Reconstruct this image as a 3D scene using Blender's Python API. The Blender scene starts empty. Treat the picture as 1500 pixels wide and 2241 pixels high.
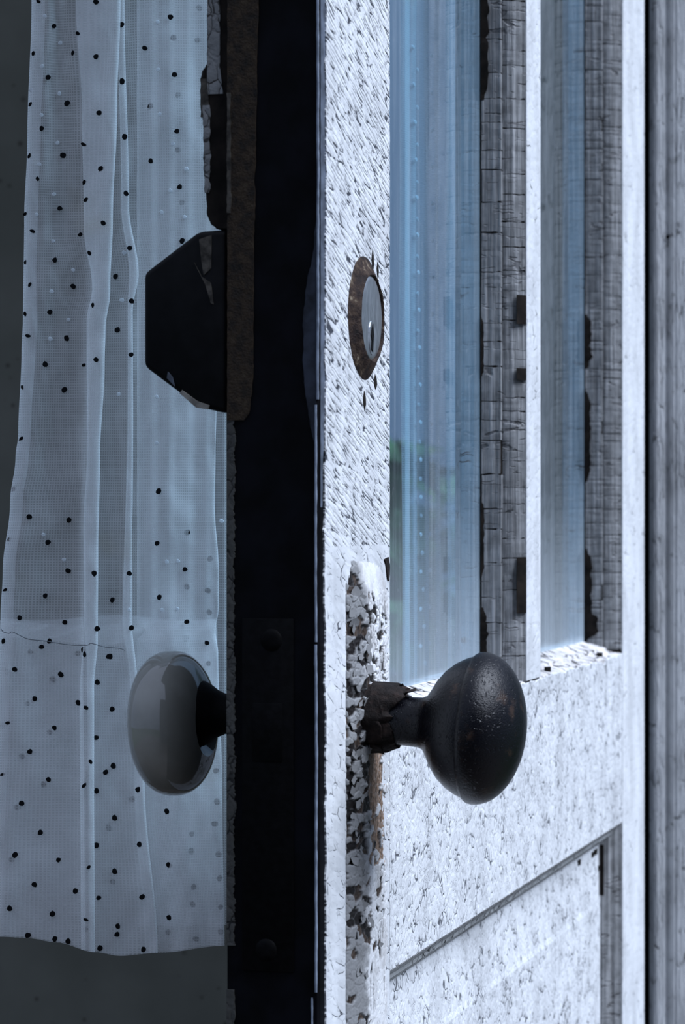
import bpy, bmesh, math, random
import numpy as np
from mathutils import Vector, Matrix, noise

R = math.radians
random.seed(7)
rng = np.random.default_rng(11)
S = bpy.context.scene
COL = S.collection

# ------------------------------------------------------------------ camera, light, exposure
CZ = 1.035                                  # eye height
F = 6000.0                                  # focal length in pixels of the 1500x2241 frame
TH = R(15.7)                                # the door leaf runs this far off the view axis
cam_d = bpy.data.cameras.new('camera')
cam = bpy.data.objects.new('camera', cam_d)
COL.objects.link(cam)
cam.location = (0, 0, CZ)
cam.rotation_euler = (R(90), 0, 0)
cam_d.sensor_fit = 'VERTICAL'
cam_d.sensor_height = 24.0
cam_d.lens = F / 2241 * 24.0
cam_d.shift_y = -0.0047
cam_d.clip_start = 0.01
cam_d.dof.use_dof = True
cam_d.dof.focus_distance = 1.16
cam_d.dof.aperture_fstop = 16.0
S.camera = cam

world = bpy.data.worlds.new('overcast_sky')
S.world = world
world.use_nodes = True
wn = world.node_tree
bg = wn.nodes['Background']
wg = wn.nodes.new('ShaderNodeTexCoord')
wsep = wn.nodes.new('ShaderNodeSeparateXYZ')
wramp = wn.nodes.new('ShaderNodeValToRGB')
wn.links.new(wg.outputs['Generated'], wsep.inputs[0])
wn.links.new(wsep.outputs['Z'], wramp.inputs[0])
wn.links.new(wramp.outputs[0], bg.inputs[0])
wramp.color_ramp.elements[0].position = 0.0
wramp.color_ramp.elements[0].color = (0.27, 0.36, 0.56, 1)
wramp.color_ramp.elements[1].position = 0.9
wramp.color_ramp.elements[1].color = (0.86, 1.01, 1.40, 1)
bg.inputs[1].default_value = 0.63

sun_d = bpy.data.lights.new('overcast_sun', 'SUN')
sun_d.energy = 5.4
sun_d.angle = R(42)
sun_d.color = (0.79, 0.86, 1.0)
sun = bpy.data.objects.new('overcast_sun', sun_d)
COL.objects.link(sun)
sun.location = (3, -1, 4)
sun.rotation_euler = Vector((-0.80, 0.15, -0.95)).to_track_quat('-Z', 'Y').to_euler()

S.view_settings.view_transform = 'Standard'
S.view_settings.look = 'None'
S.view_settings.exposure = 0.0
S.view_settings.gamma = 1.0
S.view_settings.use_curve_mapping = False

# ------------------------------------------------------------------ helpers
def link(o, parent=None):
    COL.objects.link(o)
    if parent is not None:
        o.parent = parent
    return o

def tag(o, label=None, cat=None, group=None, kind=None):
    for k, v in (('label', label), ('category', cat), ('group', group), ('kind', kind)):
        if v:
            o[k] = v
    return o

def empty(name, loc=(0, 0, 0), parent=None):
    o = bpy.data.objects.new(name, None)
    o.empty_display_size = 0.05
    o.location = loc
    return link(o, parent)

def mesh_obj(name, verts, faces, m, parent=None, smooth=False, label=None):
    me = bpy.data.meshes.new(name)
    me.from_pydata([tuple(v) for v in verts], [], faces)
    me.validate()
    bm = bmesh.new(); bm.from_mesh(me)
    bmesh.ops.recalc_face_normals(bm, faces=bm.faces)
    bm.to_mesh(me); bm.free()
    if smooth:
        me.polygons.foreach_set('use_smooth', [True] * len(me.polygons))
    if m:
        me.materials.append(m)
    o = bpy.data.objects.new(name, me)
    link(o, parent)
    if label:
        o['label'] = label
    return o

def bm_obj(name, bm, m, parent=None, smooth=False, label=None):
    bmesh.ops.recalc_face_normals(bm, faces=bm.faces)
    me = bpy.data.meshes.new(name)
    bm.to_mesh(me); bm.free()
    if smooth:
        me.polygons.foreach_set('use_smooth', [True] * len(me.polygons))
        try:
            me.set_sharp_from_angle(angle=R(38))
        except Exception:
            pass
    if m:
        me.materials.append(m)
    o = bpy.data.objects.new(name, me)
    link(o, parent)
    if label:
        o['label'] = label
    return o

def prism(name, poly, axis, lo, hi, m, parent=None, bevel=0.0, seg=2, smooth=False, label=None):
    """poly: 2D outline; axis 'z': (x,y) extruded in z; 'x': (y,z) extruded in x."""
    bm = bmesh.new()
    def P(a, b, t):
        return (a, b, t) if axis == 'z' else (t, a, b)
    lo_v = [bm.verts.new(P(a, b, lo)) for a, b in poly]
    hi_v = [bm.verts.new(P(a, b, hi)) for a, b in poly]
    n = len(poly)
    bm.faces.new(lo_v); bm.faces.new(hi_v[::-1])
    for i in range(n):
        j = (i + 1) % n
        bm.faces.new((lo_v[i], lo_v[j], hi_v[j], hi_v[i]))
    bmesh.ops.recalc_face_normals(bm, faces=bm.faces)
    if bevel > 0:
        es = [e for e in bm.edges if len(e.link_faces) == 2 and e.calc_face_angle(0) > R(18)]
        bmesh.ops.bevel(bm, geom=es, offset=bevel, segments=seg, profile=0.5, affect='EDGES', clamp_overlap=True)
    return bm_obj(name, bm, m, parent, smooth or bevel > 0, label)

def box(name, x0, x1, y0, y1, z0, z1, m, parent=None, bevel=0.0, label=None):
    return prism(name, [(x0, y0), (x1, y0), (x1, y1), (x0, y1)], 'z', z0, z1, m, parent, bevel, 2, False, label)

def lathe(name, prof, cx, cz, sign, y0, m, parent=None, seg=64, wob=None, label=None):
    """prof: (radius, height); turned about the door normal; sign -1 outside, +1 inside."""
    verts, faces = [], []
    n = len(prof)
    for r, h in prof:
        for k in range(seg):
            a = 2 * math.pi * k / seg
            rr, hh = (r, h) if wob is None else wob(r, h, a)
            verts.append((cx + rr * math.cos(a), y0 + sign * hh, cz + rr * math.sin(a)))
    for i in range(n - 1):
        for k in range(seg):
            k2 = (k + 1) % seg
            faces.append((i * seg + k, i * seg + k2, (i + 1) * seg + k2, (i + 1) * seg + k))
    faces.append(tuple(range(seg)))
    faces.append(tuple((n - 1) * seg + k for k in range(seg))[::-1])
    o = mesh_obj(name, verts, faces, m, parent, True, label)
    try:
        o.data.set_sharp_from_angle(angle=R(50))
    except Exception:
        pass
    return o

def at(px, py, Y):
    """the point that lies Y metres in front of the eye at a measured place in the photograph"""
    return Vector(((px - 750) / F * Y, Y, CZ - (py - 1110) / F * Y))

def sm(a, b, x):
    t = min(1, max(0, (x - a) / (b - a)))
    return t * t * (3 - 2 * t)

def lerp_keys(keys, t):
    if t <= keys[0][0]:
        return keys[0][1]
    for (a, va), (b, vb) in zip(keys, keys[1:]):
        if t <= b:
            return va + (vb - va) * (0.5 - 0.5 * math.cos(math.pi * (t - a) / (b - a)))
    return keys[-1][1]

# ------------------------------------------------------------------ node helpers
class NT:
    def __init__(self, name, rough=0.6, spec=0.4):
        self.m = bpy.data.materials.new(name)
        self.m.use_nodes = True
        self.t = self.m.node_tree
        self.b = self.t.nodes['Principled BSDF']
        self.b.inputs['Roughness'].default_value = rough
        self.b.inputs['Specular IOR Level'].default_value = spec
    def n(self, typ, **kw):
        x = self.t.nodes.new(typ)
        for k, v in kw.items():
            setattr(x, k, v)
        return x
    def l(self, a, b):
        self.t.links.new(a, b)
    def coord(self, which='Object'):
        return self.n('ShaderNodeTexCoord').outputs[which]
    def mapping(self, src, scale=(1, 1, 1), rot=(0, 0, 0), loc=(0, 0, 0)):
        x = self.n('ShaderNodeMapping')
        x.inputs['Scale'].default_value = scale
        x.inputs['Rotation'].default_value = rot
        x.inputs['Location'].default_value = loc
        self.l(src, x.inputs[0])
        return x.outputs[0]
    def noise(self, src, scale, detail=3, rough=0.55, dist=0.0):
        x = self.n('ShaderNodeTexNoise')
        x.inputs['Scale'].default_value = scale
        x.inputs['Detail'].default_value = detail
        x.inputs['Roughness'].default_value = rough
        x.inputs['Distortion'].default_value = dist
        self.l(src, x.inputs['Vector'])
        return x
    def vor_edge(self, src, scale=1.0, rand=1.0):
        x = self.n('ShaderNodeTexVoronoi', feature='DISTANCE_TO_EDGE')
        x.inputs['Scale'].default_value = scale
        x.inputs['Randomness'].default_value = rand
        self.l(src, x.inputs['Vector'])
        return x.outputs['Distance']
    def ramp(self, src, a, b, va=0.0, vb=1.0):
        x = self.n('ShaderNodeMapRange')
        x.interpolation_type = 'SMOOTHSTEP'
        x.inputs[1].default_value = a; x.inputs[2].default_value = b
        x.inputs[3].default_value = va; x.inputs[4].default_value = vb
        self.l(src, x.inputs[0])
        return x.outputs[0]
    def math(self, op, a, b=None):
        x = self.n('ShaderNodeMath', operation=op)
        for i, v in enumerate((a, b)):
            if v is None:
                continue
            if isinstance(v, (int, float)):
                x.inputs[i].default_value = v
            else:
                self.l(v, x.inputs[i])
        return x.outputs[0]
    def mix(self, f, a, b):
        x = self.n('ShaderNodeMix', data_type='RGBA')
        if isinstance(f, (int, float)):
            x.inputs[0].default_value = f
        else:
            self.l(f, x.inputs[0])
        for i, v in ((6, a), (7, b)):
            if isinstance(v, tuple):
                x.inputs[i].default_value = (*v, 1) if len(v) == 3 else v
            else:
                self.l(v, x.inputs[i])
        return x.outputs[2]
    def warp(self, src, scale, amount):
        nz = self.noise(src, scale, 2)
        s = self.n('ShaderNodeVectorMath', operation='SUBTRACT')
        self.l(nz.outputs['Color'], s.inputs[0]); s.inputs[1].default_value = (0.5, 0.5, 0.5)
        m = self.n('ShaderNodeVectorMath', operation='SCALE')
        self.l(s.outputs[0], m.inputs[0]); m.inputs['Scale'].default_value = amount
        a = self.n('ShaderNodeVectorMath', operation='ADD')
        self.l(src, a.inputs[0]); self.l(m.outputs[0], a.inputs[1])
        return a.outputs[0]
    def bump(self, h, strength=0.5, dist=0.001, prev=None):
        x = self.n('ShaderNodeBump')
        x.inputs['Strength'].default_value = strength
        x.inputs['Distance'].default_value = dist
        self.l(h, x.inputs['Height'])
        if prev is not None:
            self.l(prev, x.inputs['Normal'])
        self.l(x.outputs[0], self.b.inputs['Normal'])
        return x.outputs[0]
    def color(self, c):
        if isinstance(c, tuple):
            self.b.inputs['Base Color'].default_value = (*c, 1)
        else:
            self.l(c, self.b.inputs['Base Color'])

WHITE = (0.74, 0.77, 0.80)
CRACK = (0.035, 0.037, 0.042)

def paint(name, cell, rot=0.0, warp=(120, 0.004), width=0.05, keep=(0.42, 0.56), keep_scale=60,
          white=WHITE, dark=CRACK, bump=0.5, dist=0.0008, grain=(0, 0), dirt=0.12, rough=0.55, fine=0.35, flat=True):
    """old crazed oil paint: broken crack lines in cells of the given size (metres), on object coordinates"""
    k = NT(name, rough, 0.35)
    c = k.coord()
    w = k.warp(c, *warp)
    v = k.mapping(w, (1 / cell[0], 0.0 if flat else 1 / cell[0], 1 / cell[1]), (0, 0, 0))
    if rot:
        r_ = k.n('ShaderNodeVectorRotate', rotation_type='Y_AXIS')
        r_.inputs['Angle'].default_value = rot
        k.l(w, r_.inputs['Vector'])
        v = k.mapping(r_.outputs[0], (1 / cell[0], 0.0 if flat else 1 / cell[0], 1 / cell[1]))
    e = k.vor_edge(v)
    gate = k.ramp(k.noise(k.mapping(c, (1, 1, 1.4)), keep_scale, 3).outputs[0], keep[0], keep[1])
    crack = k.math('MULTIPLY', k.ramp(e, width * 0.35, width, 1, 0), gate)
    v2 = k.mapping(v, (2.3, 2.3, 2.3), (0, 0, 0), (3.1, 1.7, 5.2))
    e2 = k.vor_edge(v2)
    gate2 = k.ramp(k.noise(c, keep_scale * 1.7, 3).outputs[0], 0.50, 0.62)
    c2 = k.math('MULTIPLY', k.math('MULTIPLY', k.ramp(e2, width * 0.3, width * 1.1, 1, 0), gate2), fine)
    allc = k.math('MAXIMUM', crack, c2)
    n1 = k.noise(k.mapping(c, (1, 1, 0.5)), 45, 4)
    tone = k.mix(k.ramp(n1.outputs[0], 0.35, 0.75), white, tuple(x * (1 - dirt * 2.2) for x in white))
    k.color(k.mix(allc, tone, dark))
    h = k.math('SUBTRACT', k.math('MULTIPLY', k.ramp(e, 0.0, 0.30), 0.55), k.math('MULTIPLY', allc, 0.9))
    h = k.math('ADD', h, k.math('MULTIPLY', k.noise(c, 700, 3).outputs[0], 0.5))
    if grain[0]:
        g = k.noise(k.mapping(c, (grain[0], grain[0], grain[1])), 1.0, 3, 0.6)
        h = k.math('ADD', h, k.math('MULTIPLY', g.outputs[0], 0.9))
    k.bump(h, bump, dist)
    return k.m

M = {}
M['stile'] = paint('paint_crazed_stile', (0.026, 0.0023), R(-20), (130, 0.0017), 0.075, (0.44, 0.55), 120, bump=0.42, dist=0.0008, fine=0.6, dark=(0.05, 0.055, 0.07))
M['stile_low'] = paint('paint_sparse_stile', (0.022, 0.0065), R(-18), (130, 0.0025), 0.030, (0.50, 0.60), 90, bump=0.35, dist=0.0007, fine=0.6, dark=(0.05, 0.055, 0.07))
M['rail'] = paint('paint_crazed_rail', (0.0046, 0.0056), R(-6), (220, 0.004), 0.080, (0.51, 0.62), 75, bump=0.5, dist=0.0009,
                  grain=(620, 70), fine=0.45, dark=(0.11, 0.118, 0.135))
M['smooth'] = paint('paint_smooth_stile', (0.016, 0.006), R(10), (90, 0.006), 0.04, (0.55, 0.68), 60, bump=0.35, dist=0.0006, fine=0.3)
M['mould'] = paint('paint_weathered_moulding', (0.010, 0.0062), 0, (140, 0.0022), 0.05, (0.38, 0.5), 60,
                   white=(0.44, 0.46, 0.47), dark=(0.02, 0.02, 0.022), bump=0.6, dist=0.0007, grain=(650, 25), dirt=0.16, flat=False)
M['casing'] = paint('paint_weathered_casing', (0.0030, 0.022), 0, (160, 0.0018), 0.055, (0.50, 0.62), 60,
                    white=(0.62, 0.64, 0.66), dark=(0.20, 0.205, 0.21), bump=0.45, dist=0.001, grain=(520, 16), dirt=0.16, fine=0.5)
M['sill'] = paint('paint_peeling_sill', (0.018, 0.004), 0, (120, 0.005), 0.10, (0.42, 0.55), 60,
                  white=(0.72, 0.70, 0.70), dark=(0.05, 0.045, 0.042), bump=0.7, dist=0.001, flat=False)
M['pale_edge'] = paint('paint_dirty_edge', (0.004, 0.006), 0, (200, 0.003), 0.07, (0.4, 0.55), 80,
                       white=(0.060, 0.060, 0.055), dark=(0.006, 0.006, 0.006), bump=0.3, flat=False)

def plain(name, c, rough=0.5, spec=0.4, nscale=200, var=0.5, bump=0.3, dist=0.0006, metal=0.0):
    k = NT(name, rough, spec)
    n = k.noise(k.coord(), nscale, 4)
    k.color(k.mix(k.ramp(n.outputs[0], 0.3, 0.72), tuple(x * (1 - var) for x in c), tuple(min(1, x * (1 + var)) for x in c)))
    k.b.inputs['Metallic'].default_value = metal
    k.bump(n.outputs[0], bump, dist)
    return k.m

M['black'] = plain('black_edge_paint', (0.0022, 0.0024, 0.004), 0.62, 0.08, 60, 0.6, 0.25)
M['slate'] = plain('slate_blue_paint', (0.10, 0.12, 0.16), 0.45, 0.4, 90, 0.5, 0.4)
M['bead'] = plain('blue_grey_gloss_paint', (0.22, 0.26, 0.33), 0.3, 0.5, 150, 0.35, 0.3)
M['lock_black'] = plain('black_enamel', (0.0025, 0.0025, 0.003), 0.5, 0.12, 120, 0.5, 0.15)
M['iron'] = plain('dark_iron', (0.0018, 0.0018, 0.0022), 0.6, 0.08, 300, 0.5, 0.3)
M['dark_wood'] = plain('dark_bare_wood', (0.010, 0.0075, 0.006), 0.8, 0.15, 110, 0.7, 0.6)
M['chip'] = plain('pale_chipped_paint', (0.20, 0.19, 0.17), 0.6, 0.3, 200, 0.4, 0.4)

def rust(name, cols, rough=0.75, scale=180, bump=0.8, dist=0.0012):
    k = NT(name, rough, 0.25)
    c = k.coord()
    n = k.noise(c, scale, 6, 0.65)
    r_ = k.n('ShaderNodeValToRGB')
    els = r_.color_ramp.elements
    els[0].position = 0.33; els[0].color = (*cols[0], 1)
    els[1].position = 0.72; els[1].color = (*cols[-1], 1)
    for i, cc in enumerate(cols[1:-1]):
        e = els.new(0.33 + 0.39 * (i + 1) / (len(cols) - 1)); e.color = (*cc, 1)
    k.l(n.outputs[0], r_.inputs[0])
    k.color(r_.outputs[0])
    k.bump(k.noise(c, scale * 2.2, 5, 0.7).outputs[0], bump, dist)
    return k.m

M['rust_strip'] = rust('rusty_brown_strip', [(0.005, 0.004, 0.003), (0.018, 0.011, 0.006), (0.032, 0.020, 0.010), (0.045, 0.034, 0.021)], scale=260)
M['rust_ring'] = rust('rusty_ring', [(0.006, 0.004, 0.004), (0.020, 0.010, 0.008), (0.055, 0.034, 0.022), (0.30, 0.25, 0.18)], scale=230)
M['rust_collar'] = rust('rusty_collar', [(0.003, 0.002, 0.002), (0.009, 0.005, 0.004), (0.034, 0.020, 0.016)], scale=200)

def knob_mat():
    k = NT('pitted_brown_knob', 0.25, 0.27)
    c = k.coord()
    n = k.noise(c, 90, 5, 0.6)
    k.color(k.mix(k.ramp(n.outputs[0], 0.56, 0.72), (0.0030, 0.0030, 0.0050), (0.04, 0.024, 0.017)))
    p = k.noise(c, 1500, 3, 0.6)
    k.bump(k.math('ADD', p.outputs[0], k.math('MULTIPLY', k.ramp(k.noise(c, 700, 2).outputs[0], 0.28, 0.42), 0.9)), 0.45, 0.0005)
    return k.m
M['knob'] = knob_mat()

def porcelain():
    k = NT('grey_white_porcelain', 0.07, 0.6)
    n = k.noise(k.coord(), 60, 3)
    k.color(k.mix(k.ramp(n.outputs[0], 0.3, 0.7), (0.27, 0.265, 0.23), (0.33, 0.325, 0.285)))
    k.b.inputs['Coat Weight'].default_value = 0.5
    k.b.inputs['Coat Roughness'].default_value = 0.03
    return k.m
M['porcelain'] = porcelain()

def steel():
    k = NT('scratched_steel', 0.34, 0.5)
    c = k.coord()
    n = k.noise(k.mapping(c, (1, 1, 0.35)), 170, 4, 0.6, 1.2)
    k.color(k.mix(k.ramp(n.outputs[0], 0.35, 0.7), (0.45, 0.48, 0.52), (0.80, 0.83, 0.88)))
    k.b.inputs['Metallic'].default_value = 0.9
    k.bump(k.noise(k.mapping(c, (1, 1, 0.3)), 420, 3, 0.6, 1.5).outputs[0], 0.35, 0.0003)
    return k.m
M['steel'] = steel()

def glass():
    """old dusty window glass: fresnel reflection over clear glass with a film of dust, thicker towards the sill"""
    m = bpy.data.materials.new('dusty_glass'); m.use_nodes = True
    t = m.node_tree; t.nodes.clear()
    k = NT.__new__(NT); k.m = m; k.t = t
    out = k.n('ShaderNodeOutputMaterial')
    tr = k.n('ShaderNodeBsdfTransparent'); tr.inputs[0].default_value = (0.76, 0.90, 0.97, 1)
    gl = k.n('ShaderNodeBsdfGlossy'); gl.inputs['Roughness'].default_value = 0.02
    gl.inputs['Color'].default_value = (0.92, 0.97, 1, 1)
    fr = k.n('ShaderNodeFresnel'); fr.inputs[0].default_value = 1.62
    mx = k.n('ShaderNodeMixShader')
    bf = k.n('ShaderNodeNewGeometry').outputs['Backfacing']
    k.l(k.math('MULTIPLY', fr.outputs[0], k.math('SUBTRACT', 1.0, bf)), mx.inputs[0]); k.l(tr.outputs[0], mx.inputs[1]); k.l(gl.outputs[0], mx.inputs[2])
    df = k.n('ShaderNodeBsdfDiffuse'); df.inputs[0].default_value = (0.52, 0.60, 0.66, 1)
    c = k.coord()
    sep = k.n('ShaderNodeSeparateXYZ'); k.l(c, sep.inputs[0])
    low = k.ramp(sep.outputs['Z'], 0.945, 1.06, 1, 0)
    st = k.noise(k.mapping(c, (170, 1, 7)), 1.0, 4, 0.6)
    sp = k.noise(c, 260, 3, 0.6)
    dust = k.math('ADD', k.math('MULTIPLY', low, 0.32), k.math('MULTIPLY', k.ramp(st.outputs[0], 0.40, 0.75), 0.13))
    dust = k.math('ADD', dust, k.math('MULTIPLY', k.ramp(sp.outputs[0], 0.62, 0.75), 0.08))
    wn_ = k.noise(k.mapping(c, (30, 1, 9)), 1.0, 3)
    edge = k.ramp(k.math('ADD', sep.outputs['Z'], k.math('MULTIPLY', wn_.outputs[0], 0.008)), 0.957, 0.964, 0.35, 0)
    dust = k.math('ADD', dust, edge)
    dust = k.math('ADD', dust, 0.02)
    mx2 = k.n('ShaderNodeMixShader')
    dust = k.math('MULTIPLY', dust, k.math('SUBTRACT', 1.0, bf))
    k.l(dust, mx2.inputs[0]); k.l(mx.outputs[0], mx2.inputs[1]); k.l(df.outputs[0], mx2.inputs[2])
    k.l(mx2.outputs[0], out.inputs[0])
    return m
M['glass'] = glass()
def clear_glass():
    m = bpy.data.materials.new('clear_glass'); m.use_nodes = True
    k = NT.__new__(NT); k.m = m; k.t = m.node_tree; k.t.nodes.clear()
    out = k.n('ShaderNodeOutputMaterial'); tr = k.n('ShaderNodeBsdfTransparent'); gl = k.n('ShaderNodeBsdfGlossy'); gl.inputs['Roughness'].default_value = 0.02
    fr = k.n('ShaderNodeFresnel'); mx = k.n('ShaderNodeMixShader')
    bf = k.n('ShaderNodeNewGeometry').outputs['Backfacing']
    k.l(k.math('MULTIPLY', fr.outputs[0], k.math('SUBTRACT', 1.0, bf)), mx.inputs[0]); k.l(tr.outputs[0], mx.inputs[1]); k.l(gl.outputs[0], mx.inputs[2]); k.l(mx.outputs[0], out.inputs[0])
    return m
M['clear_glass'] = clear_glass()

def net(name, tint, cover=0.62, hole=0.30):
    """sheer woven net: threads with open holes between them (UVs are millimetres of cloth)"""
    m = bpy.data.materials.new(name); m.use_nodes = True
    t = m.node_tree; t.nodes.clear()
    k = NT.__new__(NT); k.m = m; k.t = t
    out = k.n('ShaderNodeOutputMaterial')
    uv = k.coord('UV')
    wv = k.warp(uv, 0.06, 0.7)
    sep = k.n('ShaderNodeSeparateXYZ'); k.l(wv, sep.inputs[0])
    pitch = 0.98
    def thread(o, p):
        return k.math('ABSOLUTE', k.math('SINE', k.math('MULTIPLY', o, math.pi / p)))
    a = k.ramp(thread(sep.outputs['X'], pitch), 0.30, 0.85, 1, 0)
    b = k.ramp(thread(sep.outputs['Y'], pitch * 1.15), 0.30, 0.85, 1, 0)
    th = k.math('MAXIMUM', a, b)
    cloud = k.noise(uv, 0.055, 6, 0.72)
    cov = k.math('ADD', k.math('MULTIPLY', th, cover), k.math('ADD', hole - 0.24, k.math('MULTIPLY', cloud.outputs[0], 0.48)))
    cov = k.math('MINIMUM', cov, 0.97)
    df = k.n('ShaderNodeBsdfDiffuse'); tl = k.n('ShaderNodeBsdfTranslucent')
    stain = k.noise(uv, 0.018, 3)
    colr = k.mix(k.ramp(stain.outputs[0], 0.60, 0.75), tint, (tint[0] * 0.92, tint[1] * 0.88, tint[2] * 0.80))
    k.l(colr, df.inputs[0]); k.l(colr, tl.inputs[0])
    mx0 = k.n('ShaderNodeMixShader'); mx0.inputs[0].default_value = 0.35
    k.l(df.outputs[0], mx0.inputs[1]); k.l(tl.outputs[0], mx0.inputs[2])
    tr = k.n('ShaderNodeBsdfTransparent')
    mx = k.n('ShaderNodeMixShader')
    k.l(cov, mx.inputs[0]); k.l(tr.outputs[0], mx.inputs[1]); k.l(mx0.outputs[0], mx.inputs[2])
    k.l(mx.outputs[0], out.inputs[0])
    return m
M['net'] = net('dotted_net', (0.97, 0.97, 0.97), 0.26, 0.40)
M['rear_net'] = net('rear_net', (0.90, 0.93, 0.96), 0.30, 0.22)
M['hem'] = net('net_hem', (0.97, 0.97, 0.97), 0.26, 0.46)
M['dot'] = plain('dark_flock', (0.012, 0.012, 0.014), 0.95, 0.05, 800, 0.3, 0.5)
M['dot_grey'] = plain('grey_flock', (0.02, 0.021, 0.024), 0.95, 0.05, 800, 0.3, 0.5)
def flock():
    m = bpy.data.materials.new('white_flock'); m.use_nodes = True
    k = NT.__new__(NT); k.m = m; k.t = m.node_tree; k.t.nodes.clear()
    out = k.n('ShaderNodeOutputMaterial'); d = k.n('ShaderNodeBsdfDiffuse'); t = k.n('ShaderNodeBsdfTranslucent'); mx = k.n('ShaderNodeMixShader')
    d.inputs[0].default_value = t.inputs[0].default_value = (0.92, 0.94, 0.96, 1); mx.inputs[0].default_value = 0.55
    k.l(d.outputs[0], mx.inputs[1]); k.l(t.outputs[0], mx.inputs[2]); k.l(mx.outputs[0], out.inputs[0])
    return m
M['dot_white'] = flock()
M['thread'] = plain('dark_thread', (0.16, 0.165, 0.18), 0.9, 0.1, 800, 0.2, 0.2)

def wall_mat():
    k = NT('stained_grey_green_wall', 0.8, 0.2)
    c = k.coord()
    n = k.noise(c, 9, 4)
    base = k.mix(k.ramp(n.outputs[0], 0.3, 0.7), (0.105, 0.108, 0.092), (0.145, 0.148, 0.128))
    sp = k.n('ShaderNodeTexVoronoi', feature='F1'); sp.inputs['Scale'].default_value = 75
    k.l(c, sp.inputs['Vector'])
    gate = k.ramp(k.noise(c, 30, 2).outputs[0], 0.50, 0.56)
    k.color(k.mix(k.math('MULTIPLY', k.ramp(sp.outputs['Distance'], 0.08, 0.20, 0.85, 0), gate), base, (0.04, 0.035, 0.03)))
    k.bump(n.outputs[0], 0.2, 0.002)
    return k.m
M['wall'] = wall_mat()
M['jamb'] = plain('shadow_black_jamb', (0.003, 0.003, 0.004), 0.85, 0.03, 60, 0.4)  # near-black colour paints in the shadow of the hinge gap
M['darkwall'] = plain('dark_light_block', (0.03, 0.033, 0.04), 0.7, 0.2, 12, 0.4)
M['floorwood'] = plain('dark_floor_boards', (0.06, 0.05, 0.045), 0.6, 0.3, 12, 0.4)
M['siding'] = plain('grey_siding_paint', (0.34, 0.37, 0.40), 0.6, 0.3, 20, 0.25)
M['ground'] = plain('dark_lawn', (0.03, 0.05, 0.025), 0.9, 0.1, 6, 0.5)
M['leaf'] = plain('garden_leaf', (0.05, 0.14, 0.05), 0.5, 0.3, 30, 0.5)
M['rod'] = plain('tarnished_rod', (0.10, 0.09, 0.07), 0.4, 0.5, 100, 0.3, metal=0.8)

# ------------------------------------------------------------------ the door leaf
# door coordinates: x along the leaf from its free edge, y into the leaf (0 = outer face), z up
W, T = 0.7285, 0.036
ZB, ZT = 0.012, 2.03
OX, OY = -0.0085, 1.017
door = empty('door_1', (OX, OY, 0))
door.rotation_euler = (0, 0, R(90) - TH)
tag(door, 'weathered white half-glazed wooden door standing ajar with two round knobs', 'door', None, 'structure')
RAIL_T, RAIL_B = 0.947, 0.846        # lock rail
GL_Y = 0.0205                        # glass plane
MU0, MU1 = 0.370, 0.405              # muntin face
HS = 0.650                           # hinge stile face starts
OPEN_T = 1.90                        # top of the glazed openings (above the picture)

def door_to_world(x, y, z):
    return door.matrix_basis @ Vector((x, y, z))

def rag(z, amp, f, seed):
    return amp * noise.fractal(Vector((z * f, seed * 3.7, 0.3)), 0.9, 2.0, 4)

# --- lock stile: dark core, with the coat of paint as a ragged sheet of its own on its face
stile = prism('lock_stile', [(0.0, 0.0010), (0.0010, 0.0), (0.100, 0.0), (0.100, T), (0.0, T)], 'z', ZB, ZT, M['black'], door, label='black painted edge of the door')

def ragged_face(name, z0, z1, lo, hi, y, thick, m, parent, n=500, cols=6):
    """thin sheet of paint on the outer face; lo(z), hi(z) give its ragged borders"""
    verts, faces = [], []
    for i in range(n + 1):
        z = z0 + (z1 - z0) * i / n
        a, b = lo(z), hi(z)
        for j in range(cols + 1):
            verts.append((a + (b - a) * j / cols, y - thick, z))
        verts.append((a, y, z)); verts.append((b, y, z))
    st = cols + 3
    for i in range(n):
        p, q = i * st, (i + 1) * st
        for j in range(cols):
            faces.append((p + j, p + j + 1, q + j + 1, q + j))
        faces.append((p + cols + 1, p, q, q + cols + 1))
        faces.append((p + cols, p + cols + 2, q + cols + 2, q + cols))
    return mesh_obj(name, verts, faces, m, parent)

def paint_lo(z):
    base = lerp_keys([(0.80, 0.0062), (0.86, 0.0066), (0.95, 0.0064), (1.00, 0.0050), (1.04, 0.0052), (1.10, 0.0062), (1.16, 0.0066), (1.25, 0.0070)], z)
    return max(0.0014, base + rag(z, 0.0013, 90, 1) + rag(z, 0.0008, 420, 2))
ragged_face('paint_layer', 1.020, 1.42, paint_lo, lambda z: 0.0998 + rag(z, 0.0003, 300, 5), 0.0, 0.0007, M['stile'], stile, 600, 5)
ragged_face('paint_layer', 0.62, 1.020, paint_lo, lambda z: 0.0998 + rag(z, 0.0003, 300, 5), 0.0, 0.0007, M['stile_low'], stile, 600, 5)
box('paint_layer', 0.004, 0.0998, -0.0006, 0.0, 1.42, ZT, M['stile'], stile)
box('paint_layer', 0.004, 0.0998, -0.0006, 0.0, ZB, 0.62, M['stile'], stile)
# strip of slate undercoat left between the arris and the white coat
ragged_face('undercoat_strip', 1.035, 1.42, lambda z: 0.0008, lambda z: max(0.0012, 0.0064 * sm(1.02, 1.10, z) + 0.0018 + rag(z, 0.0012, 130, 9)),
            0.0, 0.00025, M['slate'], stile, 500, 2)
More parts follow.
